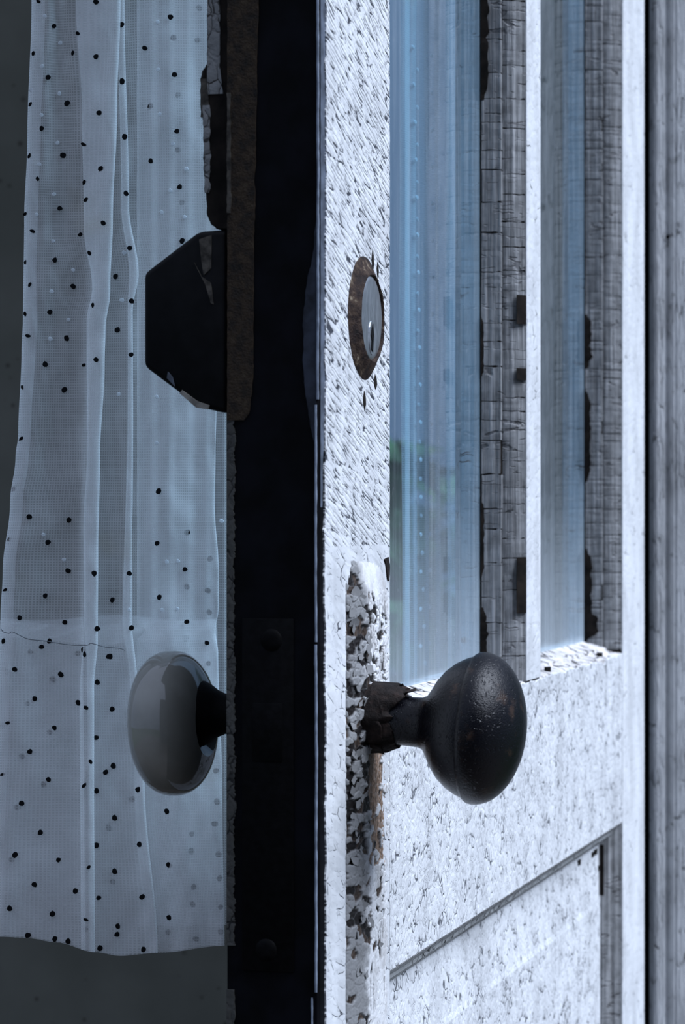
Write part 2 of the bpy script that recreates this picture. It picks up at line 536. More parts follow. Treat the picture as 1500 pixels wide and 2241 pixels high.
# beaded arris that catches the light
def arris(z0, z1, y, r, sd):
    verts, faces = [], []
    n = int((z1 - z0) / 0.0012); s_ = 7
    for i in range(n + 1):
        z = z0 + (z1 - z0) * i / n
        rr = r * (1 + rag(z, 0.2, 260, sd)); dx = rag(z, 0.0003, 40, sd + 1)
        for k_ in range(s_):
            a = 2 * math.pi * k_ / s_
            verts.append((-0.0001 + rr * math.cos(a) + dx * 0.2, y + rr * math.sin(a) + dx, z))
    for i in range(n):
        for k_ in range(s_):
            k2 = (k_ + 1) % s_
            faces.append((i * s_ + k_, i * s_ + k2, (i + 1) * s_ + k2, (i + 1) * s_ + k_))
    return mesh_obj('arris_bead', verts, faces, M['bead'], stile, True)
arris(1.075, 1.42, 0.0006, 0.00050, 3)
arris(0.985, 1.073, 0.0014, 0.00050, 5)
arris(0.855, 0.984, 0.0013, 0.00055, 7)
arris(0.62, 0.853, 0.0030, 0.00045, 11)

# --- raised, badly flaking back plate below the lock (a heightfield of separate paint scales)
def flaky_board():
    s0, s1, z0, z1 = 0.0330, 0.1003, 0.800, 1.0150
    ds = 0.00036
    ns, nz = int((s1 - s0) / ds), int((z1 - z0) / ds)
    ss = np.linspace(s0, s1, ns); zz = np.linspace(z0, z1, nz)
    SS, ZZ = np.meshgrid(ss, zz)
    P = np.stack([SS.ravel() / 0.0062, ZZ.ravel() / 0.0033], 1)
    wob = np.array([[noise.noise(Vector((a * 0.9, b * 0.9, 1.3))), noise.noise(Vector((a * 0.9, b * 0.9, 7.7)))] for a, b in P])
    wob2 = np.array([[noise.noise(Vector((a * 3.1, b * 3.1, 2.3))), noise.noise(Vector((a * 3.1, b * 3.1, 9.7)))] for a, b in P])
    P = P + wob * 0.35 + wob2 * 0.16
    gs, gz = np.meshgrid(np.arange(P[:, 0].min() - 1, P[:, 0].max() + 1), np.arange(P[:, 1].min() - 1, P[:, 1].max() + 1))
    seeds = np.stack([gs.ravel(), gz.ravel()], 1) + rng.uniform(-0.46, 0.46, (gs.size, 2))
    d1 = np.full(len(P), 1e9); d2 = np.full(len(P), 1e9); i1 = np.zeros(len(P), int)
    for k_, sd in enumerate(seeds):
        near = np.abs(P[:, 1] - sd[1]) < 2.6
        d = np.full(len(P), 1e9)
        d[near] = np.hypot(P[near, 0] - sd[0], P[near, 1] - sd[1])
        lt = d < d1
        d2 = np.where(lt, d1, np.minimum(d2, d)); i1 = np.where(lt, k_, i1); d1 = np.where(lt, d, d1)
    edge = d2 - d1
    sw = seeds[:, 0] * 0.0062; zw = seeds[:, 1] * 0.0033
    # how loose the paint is, by place
    up = np.clip((zw - 0.992) / 0.012, 0, 1) * np.clip((sw - 0.045) / 0.012, 0, 1)
    loose = np.clip(1.0 - up, 0, 1)
    loose *= np.where(zw < 0.905, 0.62, 1.0) * np.where(zw < 0.865, 0.6, 1.0)
    loose *= np.where((sw > 0.078) & (zw < 0.9), 0.75, 1)
    n = len(seeds)
    tilt = rng.normal(0, 1, (n, 2)) * 0.00026 * loose[:, None]
    lift = np.abs(rng.normal(0, 0.00016, n)) * loose
    gone = rng.random(n) < 0.24 * loose * np.where(sw < 0.056, 1.9, 1.0)
    bare = (sw > 0.057) & (sw < 0.098) & (zw > 0.893) & (zw < 0.941) & (rng.random(n) < 0.80)
    gone |= bare
    D = P - seeds[i1]
    base = np.interp(SS.ravel(), [0.033, 0.0335, 0.036, 0.044, 0.052, 0.075, 0.1003], [0, 0.0010, 0.0020, 0.0036, 0.0045, 0.0026, 0.0002])
    base *= np.clip((1.0150 - ZZ.ravel()) / 0.016, 0, 1) ** 0.7
    h = base + lift[i1] + (tilt[i1] * D).sum(1)
    h += loose[i1] * 0.0002 * np.clip(edge / 0.10, 0, 1)
    slit = np.array([noise.fractal(Vector((a * 330, 5.0, b * 55)), 0.9, 2.1, 3) for a, b in zip(SS.ravel(), ZZ.ravel())])
    slit = np.clip((slit - 0.34) / 0.10, 0, 1) * (SS.ravel() > 0.054) * np.clip((1.005 - ZZ.ravel()) / 0.02, 0, 1)
    h -= 0.0005 * slit
    gap = np.clip(1 - edge / 0.085, 0, 1) * np.clip(loose[i1] * 1.3, 0.12, 1)
    h -= 0.00045 * gap
    h = np.where(gone[i1], base - 0.0006 + 0.0003 * wob2[:, 0], h)
    micro = np.array([noise.noise(Vector((a * 900, 3.0, b * 500))) for a, b in zip(SS.ravel(), ZZ.ravel())])
    streak = np.array([noise.noise(Vector((a * 800, 8.0, b * 60))) for a, b in zip(SS.ravel(), ZZ.ravel())])
    h += 0.00010 * micro + 0.00020 * streak * np.where(gone[i1], 1.6, 0.8)
    h = np.maximum(h, 0.0001)
    wear_shade = np.clip(np.maximum(np.maximum(gap * 1.1 - 0.25, slit * 0.95), gone[i1] * 1.0), 0, 1)
    wear_shade = np.where((gone[i1]) & (edge < 0.08), 0.8, wear_shade)
    warm = (bare[i1] * 0.75 + (~bare[i1]) * (rng.random(n)[i1] < 0.25) * 0.14) * np.clip(0.65 + 0.9 * streak + 0.4 * micro, 0.1, 1)
    verts = np.stack([SS.ravel(), -h, ZZ.ravel()], 1)
    idx = np.arange(ns * nz).reshape(nz, ns)
    quads = np.stack([idx[:-1, :-1].ravel(), idx[:-1, 1:].ravel(), idx[1:, 1:].ravel(), idx[1:, :-1].ravel()], 1)
    # closed edge towards the eye and towards the glass
    vlist = verts.tolist(); flist = quads.tolist()
    for col in (0, ns - 1):
        st = len(vlist)
        for r_ in range(nz):
            vlist.append([verts[idx[r_, col]][0], 0.0005, verts[idx[r_, col]][2]])
        for r_ in range(nz - 1):
            flist.append([st + r_, int(idx[r_, col]), int(idx[r_ + 1, col]), st + r_ + 1])
    me = bpy.data.meshes.new('back_plate')
    me.from_pydata(vlist, [], flist); me.update()
    bm = bmesh.new(); bm.from_mesh(me); bmesh.ops.recalc_face_normals(bm, faces=bm.faces); bm.to_mesh(me); bm.free()
    ca = me.color_attributes.new('wear_shade', 'FLOAT_COLOR', 'POINT')
    arr = np.zeros((len(vlist), 4), np.float32); arr[:, 3] = 1
    arr[:len(verts), 0] = wear_shade; arr[:len(verts), 1] = warm
    arr[:len(verts), 2] = np.clip((0.056 - SS.ravel()) / 0.008 + 0.7 * wob[:, 0], 0, 1)  # blue channel: painted shade on the slope facing the eye
    ca.data.foreach_set('color', arr.ravel())
    me.polygons.foreach_set('use_smooth', [True] * len(me.polygons))
    k = NT('flaking_paint_on_wood', 0.6, 0.3)
    at_ = k.n('ShaderNodeAttribute'); at_.attribute_name = 'wear_shade'
    sp = k.n('ShaderNodeSeparateColor'); k.l(at_.outputs['Color'], sp.inputs[0])
    c = k.coord()
    tone = k.mix(k.ramp(k.noise(c, 60, 4).outputs[0], 0.35, 0.7), (0.74, 0.76, 0.78), (0.50, 0.50, 0.50))
    wood = k.mix(sp.outputs[1], (0.010, 0.008, 0.008), (0.44, 0.30, 0.21))
    tone = k.mix(k.math('MULTIPLY', sp.outputs[2], 0.85), tone, (0.17, 0.175, 0.18))  # darkens the near slope by colour, as shade
    k.color(k.mix(sp.outputs[0], tone, wood))
    k.bump(k.noise(c, 900, 3).outputs[0], 0.4, 0.0005)
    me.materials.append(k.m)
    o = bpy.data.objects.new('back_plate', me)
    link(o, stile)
    o['label'] = 'raised strip of badly flaking white paint and bare wood'
    # loose curled flakes, one object each
    protos = []
    for q in range(7):
        r2 = random.Random(q)
        nx, ny = 3, 3
        vs = []
        out = [[1 + r2.uniform(-0.3, 0.3) for _ in range(ny + 1)] for _ in range(nx + 1)]
        curl = r2.uniform(0.05, 0.28); t_ = 0.14
        for sgn in (0, 1):
            for a in range(nx + 1):
                for b in range(ny + 1):
                    u, v = (a / nx - .5) * out[a][b], (b / ny - .5) * out[b][a]
                    vs.append((u, -(curl * (u * u + v * v)) - sgn * t_, v))
        fs = []
        w_ = ny + 1; off = (nx + 1) * w_
        for a in range(nx):
            for b in range(ny):
                i = a * w_ + b
                fs.append((i, i + 1, i + w_ + 1, i + w_)); fs.append((off + i, off + i + w_, off + i + w_ + 1, off + i + 1))
        rim = [a * w_ for a in range(nx + 1)] + [nx * w_ + b for b in range(1, ny + 1)] + [a * w_ + ny for a in range(nx - 1, -1, -1)] + [b for b in range(ny - 1, 0, -1)]
        for i in range(len(rim)):
            j = (i + 1) % len(rim)
            fs.append((rim[i], rim[j], off + rim[j], off + rim[i]))
        me2 = bpy.data.meshes.new('paint_flake'); me2.from_pydata(vs, [], fs)
        bm = bmesh.new(); bm.from_mesh(me2); bmesh.ops.recalc_face_normals(bm, faces=bm.faces); bm.to_mesh(me2); bm.free()
        me2.materials.append(M['flake']); protos.append(me2)
    for i in range(70):
        r2 = random.Random(1000 + i)
        s_ = r2.uniform(0.0365, 0.054) if i % 12 < 11 else r2.uniform(0.056, 0.0985)
        z_ = r2.uniform(0.905, 1.004) if i % 6 < 4 else r2.uniform(0.825, 0.905)
        if z_ > 0.985 and s_ > 0.05:
            continue
        if 0.892 < z_ < 0.942 and s_ > 0.062 and r2.random() < 0.85:
            continue
        hb = float(np.interp(s_, [0.033, 0.036, 0.044, 0.052, 0.075, 0.1003], [0.0006, 0.0020, 0.0036, 0.0045, 0.0026, 0.0002]))
        f = bpy.data.objects.new('paint_flake', protos[i % 7])
        link(f, stile)
        f.location = (s_, -hb - r2.uniform(0.0000, 0.0006), z_)
        sc = r2.uniform(0.6, 1.35)
        f.scale = (0.0040 * sc, 0.0008, 0.0024 * sc * r2.uniform(0.8, 1.3))
        f.rotation_euler = (R(r2.gauss(0, 11)), R(r2.uniform(-40, 40)), R(r2.gauss(-9 if s_ < 0.05 else 0, 8)))
    return o
M['flake'] = plain('paint_flake_white', (0.26, 0.265, 0.27), 0.55, 0.3, 300, 0.18, 0.4)
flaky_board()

# --- mouldings, muntin, hinge stile, rails
def mould_prof(e, s=1):
    """profile of the sticking from the face arris at x = e down to the glass; s = +1 faces the free edge"""
    d = lambda a: e - s * a
    return [(d(0.0), 0.0), (d(0.0012), 0.0016), (d(0.0030), 0.0032), (d(0.0052), 0.0058), (d(0.0064), 0.0088), (d(0.0066), 0.0104),
            (d(0.0096), 0.0106), (d(0.0101), 0.0128), (d(0.0118), 0.0190), (d(0.0125), GL_Y)]

muntin = prism('muntin', mould_prof(MU0) + [(MU0 - 0.0125, 0.030), (MU0, T), (MU1, T), (MU1 + 0.0125, 0.030)] + mould_prof(MU1, -1)[::-1],
               'z', RAIL_T - 0.004, OPEN_T, M['dark_wood'], door, label='muntin bar between the two panes with alligatored paint')
hinge_stile = prism('hinge_stile', mould_prof(HS) + [(HS - 0.0125, 0.030), (HS, T), (W, T), (W, 0.0)], 'z', RAIL_T - 0.006, ZT, M['dark_wood'], door)
for o_ in (muntin, hinge_stile):       # the room side of the bars keeps its white paint
    o_.data.materials.append(M['smooth'])
    for p_ in o_.data.polygons:
        if p_.center.y > 0.022 and abs(p_.normal.z) < 0.5:
            p_.material_index = 1
box('paint_layer', MU0 + 0.0002, MU1, -0.0006, 0.0, RAIL_T + 0.001, OPEN_T, M['smooth'], muntin)
box('paint_layer', HS, W, -0.0006, 0.0, ZB, ZT, M['smooth'], hinge_stile)
box('stile_foot', HS, W, 0.0, T, ZB, RAIL_T - 0.006, M['smooth'], hinge_stile)

def plates(parent, e, zlo, zhi, rowh, seed, bands, gone=0.04):
    """scales of old paint on a moulding, one object each, with open cracks between them"""
    r2 = random.Random(seed)
    prof = mould_prof(e)
    def sub(y0, y1):
        pts = []
        for (xa, ya), (xb, yb) in zip(prof, prof[1:]):
            for t_ in (0.0, 0.5):
                x_, y_ = xa + (xb - xa) * t_, ya + (yb - ya) * t_
                if y0 - 1e-6 <= y_ <= y1 + 1e-6:
                    pts.append((x_, y_))
        return pts
    for bi, (y0, y1) in enumerate(bands):
        pts = sub(y0, y1)
        protos = []
        for v in range(4):
            vs, fs = [], []
            rows = 4
            for r_ in range(rows + 1):
                zt = r_ / rows
                for side in (0, 1):
                    for i, (a, b) in enumerate(pts):
                        t_ = i / (len(pts) - 1)
                        edge = min(t_, 1 - t_, zt, 1 - zt)
                        puff = 0.0005 * (0.72 + 0.28 * sm(0, 0.2, edge)) if side else -0.0002
                        zz = zt
                        if r_ in (0, rows):
                            zz += 0.05 * noise.noise(Vector((t_ * 4, v * 5.1 + r_, bi)))
                        ww = 0.0002 * noise.noise(Vector((zt * 3, v * 3.3, bi + t_ * 2)))
                        vs.append((a - puff * 0.93 - ww, b - puff * 0.35, zz))
            k_ = len(pts)
            def I(r_, side, i): return (r_ * 2 + side) * k_ + i
            for r_ in range(rows):
                for i in range(k_ - 1):
                    fs.append((I(r_, 1, i), I(r_, 1, i + 1), I(r_ + 1, 1, i + 1), I(r_ + 1, 1, i)))
                for i in (0, k_ - 1):
                    fs.append((I(r_, 0, i), I(r_, 1, i), I(r_ + 1, 1, i), I(r_ + 1, 0, i)))
            for r_ in (0, rows):
                for i in range(k_ - 1):
                    fs.append((I(r_, 0, i), I(r_, 0, i + 1), I(r_, 1, i + 1), I(r_, 1, i)))
            me = bpy.data.meshes.new('paint_plate'); me.from_pydata(vs, [], fs)
            bm = bmesh.new(); bm.from_mesh(me); bmesh.ops.recalc_face_normals(bm, faces=bm.faces); bm.to_mesh(me); bm.free()
            me.materials.append(M['plate']); protos.append(me)
        z = zlo
        while z < zhi:
            hh = rowh * r2.uniform(0.55, 1.55)
            if r2.random() > gone:
                o = bpy.data.objects.new('paint_plate', protos[r2.randrange(4)])
                link(o, parent)
                o.location = (0, 0, z)
                o.scale = (1, 1, hh - r2.uniform(0.0001, 0.0006))
                # a slight lift about the vertical, pivoting near the plate itself
                ang = r2.gauss(0, 0.00012 / e)
                o.rotation_euler = (0, 0, ang)
            z += hh

def plate_mat():
    k = NT('alligatored_paint_plate', 0.55, 0.35)
    c = k.n('ShaderNodeNewGeometry').outputs['Position']
    lines = k.noise(k.mapping(c, (520, 520, 14)), 1.0, 3, 0.6)
    t1 = k.noise(c, 130, 4, 0.6)
    oi = k.n('ShaderNodeObjectInfo')
    base = k.mix(k.ramp(t1.outputs[0], 0.32, 0.7), (0.25, 0.26, 0.27), (0.13, 0.135, 0.14))
    base = k.mix(k.ramp(lines.outputs[0], 0.50, 0.68, 0, 0.75), base, (0.46, 0.47, 0.485))
    base = k.mix(k.ramp(lines.outputs[0], 0.46, 0.32, 0, 0.6), base, (0.09, 0.092, 0.098))
    base = k.mix(k.math('MULTIPLY', oi.outputs['Random'], 0.35), base, (0.14, 0.145, 0.15))
    fine = k.vor_edge(k.mapping(k.warp(c, 200, 0.002), (22, 22, 250)))
    gate = k.ramp(k.noise(c, 120, 2).outputs[0], 0.50, 0.60)
    cr = k.math('MULTIPLY', k.ramp(fine, 0.015, 0.045, 0.6, 0), gate)
    k.color(k.mix(cr, base, (0.035, 0.035, 0.04)))
    h = k.math('SUBTRACT', lines.outputs[0], cr)
    k.bump(h, 0.9, 0.0012)
    return k.m
M['plate'] = plate_mat()
plates(muntin, MU0, RAIL_T + 0.0005, 1.45, 0.0115, 5, [(0.0000, 0.0104), (0.0104, GL_Y)], 0.0)
plates(hinge_stile, HS, RAIL_T + 0.003, 1.45, 0.0075, 8, [(0.0000, 0.0104), (0.0104, GL_Y)], 0.0)

# chips out of the muntin's arris, where dark wood shows
for z0_, z1_, w_ in ((1.1265, 1.141, 0.0022), (1.0985, 1.1045, 0.0022), (0.982, 1.006, 0.0020), (1.006, 1.010, 0.0012)):
    prism('bare_wood_chip', [(MU0 - 0.0004, -0.0004), (MU0 - 0.0044 - w_ * 0.3, 0.0034), (MU0 - 0.0040 - w_, 0.0030), (MU0 - 0.0014, -0.0008)], 'z',
          z0_, z1_, M['dark_wood'], muntin)

def glass_edge_chip(parent, e, z0, z1, seed, w=0.0016):
    # ragged gap where the paint has come off beside the glass
    vs, fs = [], []
    n = 24
    for i in range(n + 1):
        z = z0 + (z1 - z0) * i / n
        q = w * (0.35 + 0.65 * sm(0, 0.12, i / n) * sm(1, 0.85, i / n)) * (1 + 0.6 * noise.noise(Vector((z * 300, seed, 1))))
        for x_, y_ in ((e - 0.0122, GL_Y - 0.0004), (e - 0.0130, GL_Y - 0.0006), (e - 0.0122, GL_Y - q * 1.6 - 0.0006), (e - 0.0108, GL_Y - q * 1.6 - 0.0002)):
            vs.append((x_, y_, z))
    for i in range(n):
        for j in range(4):
            fs.append((i * 4 + j, i * 4 + (j + 1) % 4, (i + 1) * 4 + (j + 1) % 4, (i + 1) * 4 + j))
    fs += [(0, 1, 2, 3), tuple(n * 4 + j for j in (3, 2, 1, 0))]
    mesh_obj('bare_wood_chip', vs, fs, M['dark_wood'], parent)
for q, (a_, b_, w_) in enumerate(((1.238, 1.300, 0.0022), (1.10, 1.13, 0.0008), (1.00, 1.04, 0.0009), (0.950, 0.985, 0.0018))):
    glass_edge_chip(muntin, MU0, a_, b_, q, w_)
for q, (a_, b_, w_) in enumerate(((1.118, 1.150, 0.0022), (1.050, 1.105, 0.0020), (0.955, 1.01, 0.0024), (0.957, 0.972, 0.0045))):
    glass_edge_chip(hinge_stile, HS, a_, b_, q + 7, w_)

# lock rail: face, weathered sill under the glass
rail = prism('lock_rail', [(0.0, RAIL_B), (0.0, RAIL_T), (0.0012, RAIL_T + 0.0008), (0.0075, RAIL_T + 0.0022), (0.0085, RAIL_T + 0.0042), (GL_Y, RAIL_T + 0.0078),
                           (0.030, RAIL_T + 0.0078), (T, RAIL_T), (T, RAIL_B)], 'x', 0.100, HS, M['sill'], door)
def rail_sheet():
    verts, faces = [], []
    n = 420
    for i in range(n + 1):
        x = 0.1004 + (HS - 0.0008 - 0.1004) * i / n
        top = RAIL_T - 0.0001 + rag(x, 0.0010, 60, 21) + rag(x, 0.0007, 300, 22)
        if 0.57 < x < 0.60:
            top -= 0.002 * sm(0.57, 0.585, x) * sm(0.60, 0.588, x)
        for y, z in ((0.0, top), (-0.0006, top - 0.0003), (-0.0006, 0.5 * (top + RAIL_B)), (-0.0006, RAIL_B + 0.0008), (0.0, RAIL_B + 0.0002)):
            verts.append((x, y, z))
    for i in range(n):
        for j in range(4):
            faces.append((i * 5 + j, i * 5 + j + 1, (i + 1) * 5 + j + 1, (i + 1) * 5 + j))
    mesh_obj('paint_layer', verts, faces, M['rail'], rail)
rail_sheet()
for x_, z_, w_ in ((0.585, RAIL_T + 0.0013, 0.009), (0.60, RAIL_T + 0.0032, 0.006), (0.50, RAIL_T + 0.0012, 0.006), (0.447, RAIL_T + 0.0035, 0.004), (0.235, RAIL_T + 0.0055, 0.009), (0.268, RAIL_T + 0.0062, 0.006), (0.30, RAIL_T + 0.0058, 0.007)):
    prism('paint_gap', [(x_ - w_, 0.004), (x_ - w_ * 0.2, 0.0022), (x_ + w_, 0.0035), (x_ + w_ * 0.4, 0.0058), (x_ - w_ * 0.5, 0.0056)], 'z', z_ - 0.0035, z_ + 0.0001, M['dark_wood'], rail)

# panel below the rail: quirk and ovolo, then a fielded panel
PB = 0.20
frame_bot = prism('panel_moulding', [(0.0, RAIL_B), (0.0022, RAIL_B - 0.0020), (0.0044, RAIL_B - 0.0044), (0.0048, RAIL_B - 0.0062), (0.0074, RAIL_B - 0.0080), (0.0098, RAIL_B - 0.0106), (0.0112, RAIL_B - 0.0116), (0.0112, RAIL_B)],
                  'x', 0.100, HS, M['mould'], rail)
prism('panel_moulding', [(HS, 0.0), (HS - 0.0012, 0.0018), (HS - 0.0035, 0.0034), (HS - 0.0042, 0.0050), (HS - 0.0075, 0.0066), (HS - 0.0100, 0.0100), (HS - 0.0104, 0.0112), (HS, 0.0112)],
      'z', PB, RAIL_B, M['plate'], hinge_stile)
plates2 = None
def panel():
    """fielded panel: flat margin, gentle bevel up to the raised field"""
    xs = [0.092, 0.104, 0.106, 0.130, 0.133, 0.60, 0.603, 0.628, 0.630, 0.655]
    zs = [PB - 0.01, PB + 0.004, PB + 0.006, PB + 0.03, PB + 0.033, RAIL_B - 0.046, RAIL_B - 0.043, RAIL_B - 0.0140, RAIL_B - 0.0120, RAIL_B + 0.008]
    dep = [0.0112, 0.0112, 0.0108, 0.0092, 0.0086, 0.0086, 0.0092, 0.0108, 0.0112, 0.0112]
    verts, faces = [], []
    for i, x in enumerate(xs):
        for j, z in enumerate(zs):
            verts.append((x, max(dep[i], dep[j]), z))
    n = len(zs)
    for i in range(len(xs) - 1):
        for j in range(n - 1):
            faces.append((i * n + j, i * n + j + 1, (i + 1) * n + j + 1, (i + 1) * n + j))
    o = mesh_obj('panel', verts, faces, M['rail'], door)
    md = o.modifiers.new('thickness', 'SOLIDIFY'); md.thickness = 0.012; md.offset = 0
    md.offset = -1 if o.data.polygons[0].normal.y < 0 else 1
    return o
panel()
for x_, z_, w_ in ((0.622, RAIL_B - 0.0130, 0.005), (0.612, RAIL_B - 0.0135, 0.003), (0.57, RAIL_B - 0.0128, 0.004), (0.634, RAIL_B - 0.024, 0.0015)):
    prism('paint_gap', [(x_ - w_, 0.0104), (x_, 0.0098), (x_ + w_, 0.0104), (x_ + w_, 0.0114), (x_ - w_, 0.0114)], 'z', z_ - 0.0028, z_, M['dark_wood'], hinge_stile)
box('paint_gap', 0.6355, 0.6372, 0.0085, 0.0108, RAIL_B - 0.042, RAIL_B - 0.012, M['dark_wood'], hinge_stile)
box('bottom_rail', 0.100, HS, 0.0, T, ZB, PB, M['rail'], door)
box('top_rail', 0.100, HS, 0.0, T, OPEN_T, ZT, M['rail'], door)

# panes
box('pane', 0.0905, MU0 - 0.0118, GL_Y, GL_Y + 0.003, RAIL_T + 0.0072, OPEN_T, M['glass'], door, label='dusty blue-tinged pane nearer the free edge')
box('pane', MU1 + 0.0118, HS - 0.0118, GL_Y, GL_Y + 0.003, RAIL_T + 0.0072, OPEN_T, M['glass'], door, label='dusty blue-tinged pane nearer the hinges')

# --- free edge of the leaf: rusty strip, worn paint at the inner corner, mortise plate
def ragged_edge(name, z0, z1, ya, yb, x, thick, m, parent, n=300):
    verts, faces = [], []
    for i in range(n + 1):
        z = z0 + (z1 - z0) * i / n
        a, b = ya(z), yb(z)
        for xx, yy in ((x, a), (x - thick, a), (x - thick, (a + b) / 2), (x - thick, b), (x, b)):
            verts.append((xx, yy, z))
    for i in range(n):
        for j in range(4):
            faces.append((i * 5 + j, i * 5 + j + 1, (i + 1) * 5 + j + 1, (i + 1) * 5 + j))
    faces.append((0, 1, 2, 3, 4)); faces.append(tuple(n * 5 + j for j in (4, 3, 2, 1, 0)))
    return mesh_obj(name, verts, faces, m, parent)

def strip_in(z):
    return lerp_keys([(1.065, 0.0300), (1.072, 0.0268), (1.085, 0.0258), (1.10, 0.0256), (1.26, 0.0236)], z) + rag(z, 0.0004, 220, 31)
ragged_edge('rusty_strip', 1.0675, 1.42, strip_in, lambda z: T - 0.0002 + rag(z, 0.0002, 200, 33), 0.0, 0.0008, M['rust_strip'], stile, 300).__setitem__('label', 'rusty brown strip along the inner edge')
ragged_edge('worn_paint_edge', 0.871, 1.0705, lambda z: T - 0.0030 + rag(z, 0.0007, 110, 41) + rag(z, 0.0007, 700, 42), lambda z: T + 0.0002, 0.0, 0.0006, M['pale_edge'], stile, 500)
ragged_edge('worn_paint_edge', 0.62, 0.8545, lambda z: T - 0.0028 + rag(z, 0.0010, 200, 45), lambda z: T + 0.0002, 0.0, 0.0006, M['pale_edge'], stile, 150)
ragged_edge('worn_paint_edge', 1.145, 1.190, lambda z: T - 0.0016 + rag(z, 0.0004, 200, 47), lambda z: T - 0.0002 + rag(z, 0.0003, 300, 49), -0.0008, 0.0004, bpy.data.materials.get('chipped_enamel') or plain('chipped_enamel', (0.055, 0.050, 0.043), 0.7, 0.2, 260, 0.7), stile, 200)
mort = box('mortise_plate', -0.0009, 0.002, 0.0100, 0.0300, 0.862, 0.9935, M['iron'], door, 0.0003, label='black iron mortise lock plate')
box('latch_bolt', -0.0012, 0.004, 0.0140, 0.0260, 0.940, 0.962, M['iron'], mort, 0.0004)
def screw(z, y, parent, m):
    bm = bmesh.new()
    seg = 20
    prof = [(0.0042, 0.0), (0.0042, 0.0004), (0.0036, 0.0010), (0.0020, 0.0013)]
    rings = []
    for r_, h in prof:
        rings.append([bm.verts.new((-0.0006 - h, y + r_ * math.cos(2 * math.pi * k_ / seg), z + r_ * math.sin(2 * math.pi * k_ / seg))) for k_ in range(seg)])
    for a, b in zip(rings, rings[1:]):
        for k_ in range(seg):
            bm.faces.new((a[k_], a[(k_ + 1) % seg], b[(k_ + 1) % seg], b[k_]))
    bm.faces.new(rings[-1]); bm.faces.new(rings[0][::-1])
    return bm_obj('screw', bm, m, parent, True)
screw(0.9855, 0.0185, mort, M['iron'])
screw(0.870, 0.0205, mort, M['iron'])
# loose dabs of worn undercoat near the outer arris of the edge
ragged_edge('worn_undercoat', 1.055, 1.150, lambda z: 0.0012, lambda z: 0.0016 + 0.0052 * sm(1.15, 1.10, z) * sm(1.05, 1.09, z) + rag(z, 0.0012, 60, 51), 0.0, 0.0003, M['undercoat'] if 'undercoat' in M else plain('navy_undercoat', (0.022, 0.027, 0.040), 0.6, 0.2, 90, 0.7), stile, 150)

# --- cylinder lock on the outer face
LC, LZ = 0.0606, CZ + 0.0742
lock = lathe('lock_cylinder', [(0.0150, -0.002), (0.0166, 0.0), (0.0166, 0.0030), (0.0160, 0.0035), (0.0145, 0.0036), (0.0001, 0.0036)], LC, LZ, -1, 0.0, M['steel'], door, 72, label='scratched steel lock face with keyhole')
def ring_wob(r, h, a):
    q = noise.fractal(Vector((math.cos(a) * 3, math.sin(a) * 3, h * 300)), 0.9, 2, 3)
    return r + 0.0004 * q, h + 0.00025 * q * (1 if h > 0.001 else 0)
lathe('lock_ring', [(0.0164, 0.0002), (0.0166, 0.0038), (0.0170, 0.0043), (0.0176, 0.0042), (0.0194, 0.0031), (0.0216, 0.0019), (0.0236, 0.0010), (0.0243, 0.0006), (0.0245, 0.0)],
      LC, LZ, -1, 0.0, M['rust_ring'], lock, 96, ring_wob, label='rusty ring around the lock')
prism('keyhole', [(LC - 0.0012, LZ - 0.0030), (LC - 0.0016, LZ - 0.0065), (LC - 0.0008, LZ - 0.0085), (LC - 0.0013, LZ - 0.0112), (LC, LZ - 0.0128), (LC + 0.0013, LZ - 0.0112), (LC + 0.0008, LZ - 0.0085), (LC + 0.0016, LZ - 0.0065), (LC + 0.0009, LZ - 0.0015)][::1],
      'z', 0, 1, M['lock_black'], lock) if False else None
def plate_xz(name, pts, y0, y1, m, parent):
    vs = [(a, y0, b) for a, b in pts] + [(a, y1, b) for a, b in pts]
    n = len(pts)
    fs = [tuple(range(n)), tuple(range(2 * n - 1, n - 1, -1))] + [(i, (i + 1) % n, n + (i + 1) % n, n + i) for i in range(n)]
    return mesh_obj(name, vs, fs, m, parent)
plate_xz('keyhole_rim', [(LC + 0.0042 * math.cos(a), LZ - 0.0078 + 0.0066 * math.sin(a)) for a in [i * math.pi / 10 for i in range(20)]], -0.0039, -0.0034, M['steel'], lock)
plate_xz('keyhole', [(LC - 0.0010, LZ - 0.0040), (LC - 0.0024, LZ - 0.0068), (LC - 0.0012, LZ - 0.0090), (LC - 0.0022, LZ - 0.0122), (LC + 0.0004, LZ - 0.0134), (LC + 0.0012, LZ - 0.0095), (LC + 0.0020, LZ - 0.0066), (LC + 0.0006, LZ - 0.0022)],
         -0.0042, -0.0035, M['lock_black'], lock)
# chips of bare wood round the lock
for x_, z_, a_, b_ in ((0.0605, LZ - 0.0325, 0.0022, 0.0040), (0.073, LZ + 0.0235, 0.0018, 0.0044), (0.0805, LZ + 0.0205, 0.0015, 0.0032), (0.0770, LZ - 0.0245, 0.0025, 0.0030)):
    plate_xz('bare_wood_chip', [(x_ - a_, z_ + b_ * 0.2), (x_ - a_ * 0.2, z_ + b_), (x_ + a_ * 0.7, z_ + b_ * 0.5), (x_ + a_, z_ - b_ * 0.3), (x_ + a_ * 0.1, z_ - b_), (x_ - a_ * 0.6, z_ - b_ * 0.5)], -0.0009, -0.0004, M['dark_wood'], stile)
plate_xz('bare_wood_chip', [(0.090, 1.0140), (0.0965, 1.0148), (0.0985, 1.0110), (0.0975, 1.0050), (0.0950, 1.0060), (0.0925, 1.0120)], -0.0012, -0.0004, M['rust_collar'], stile)

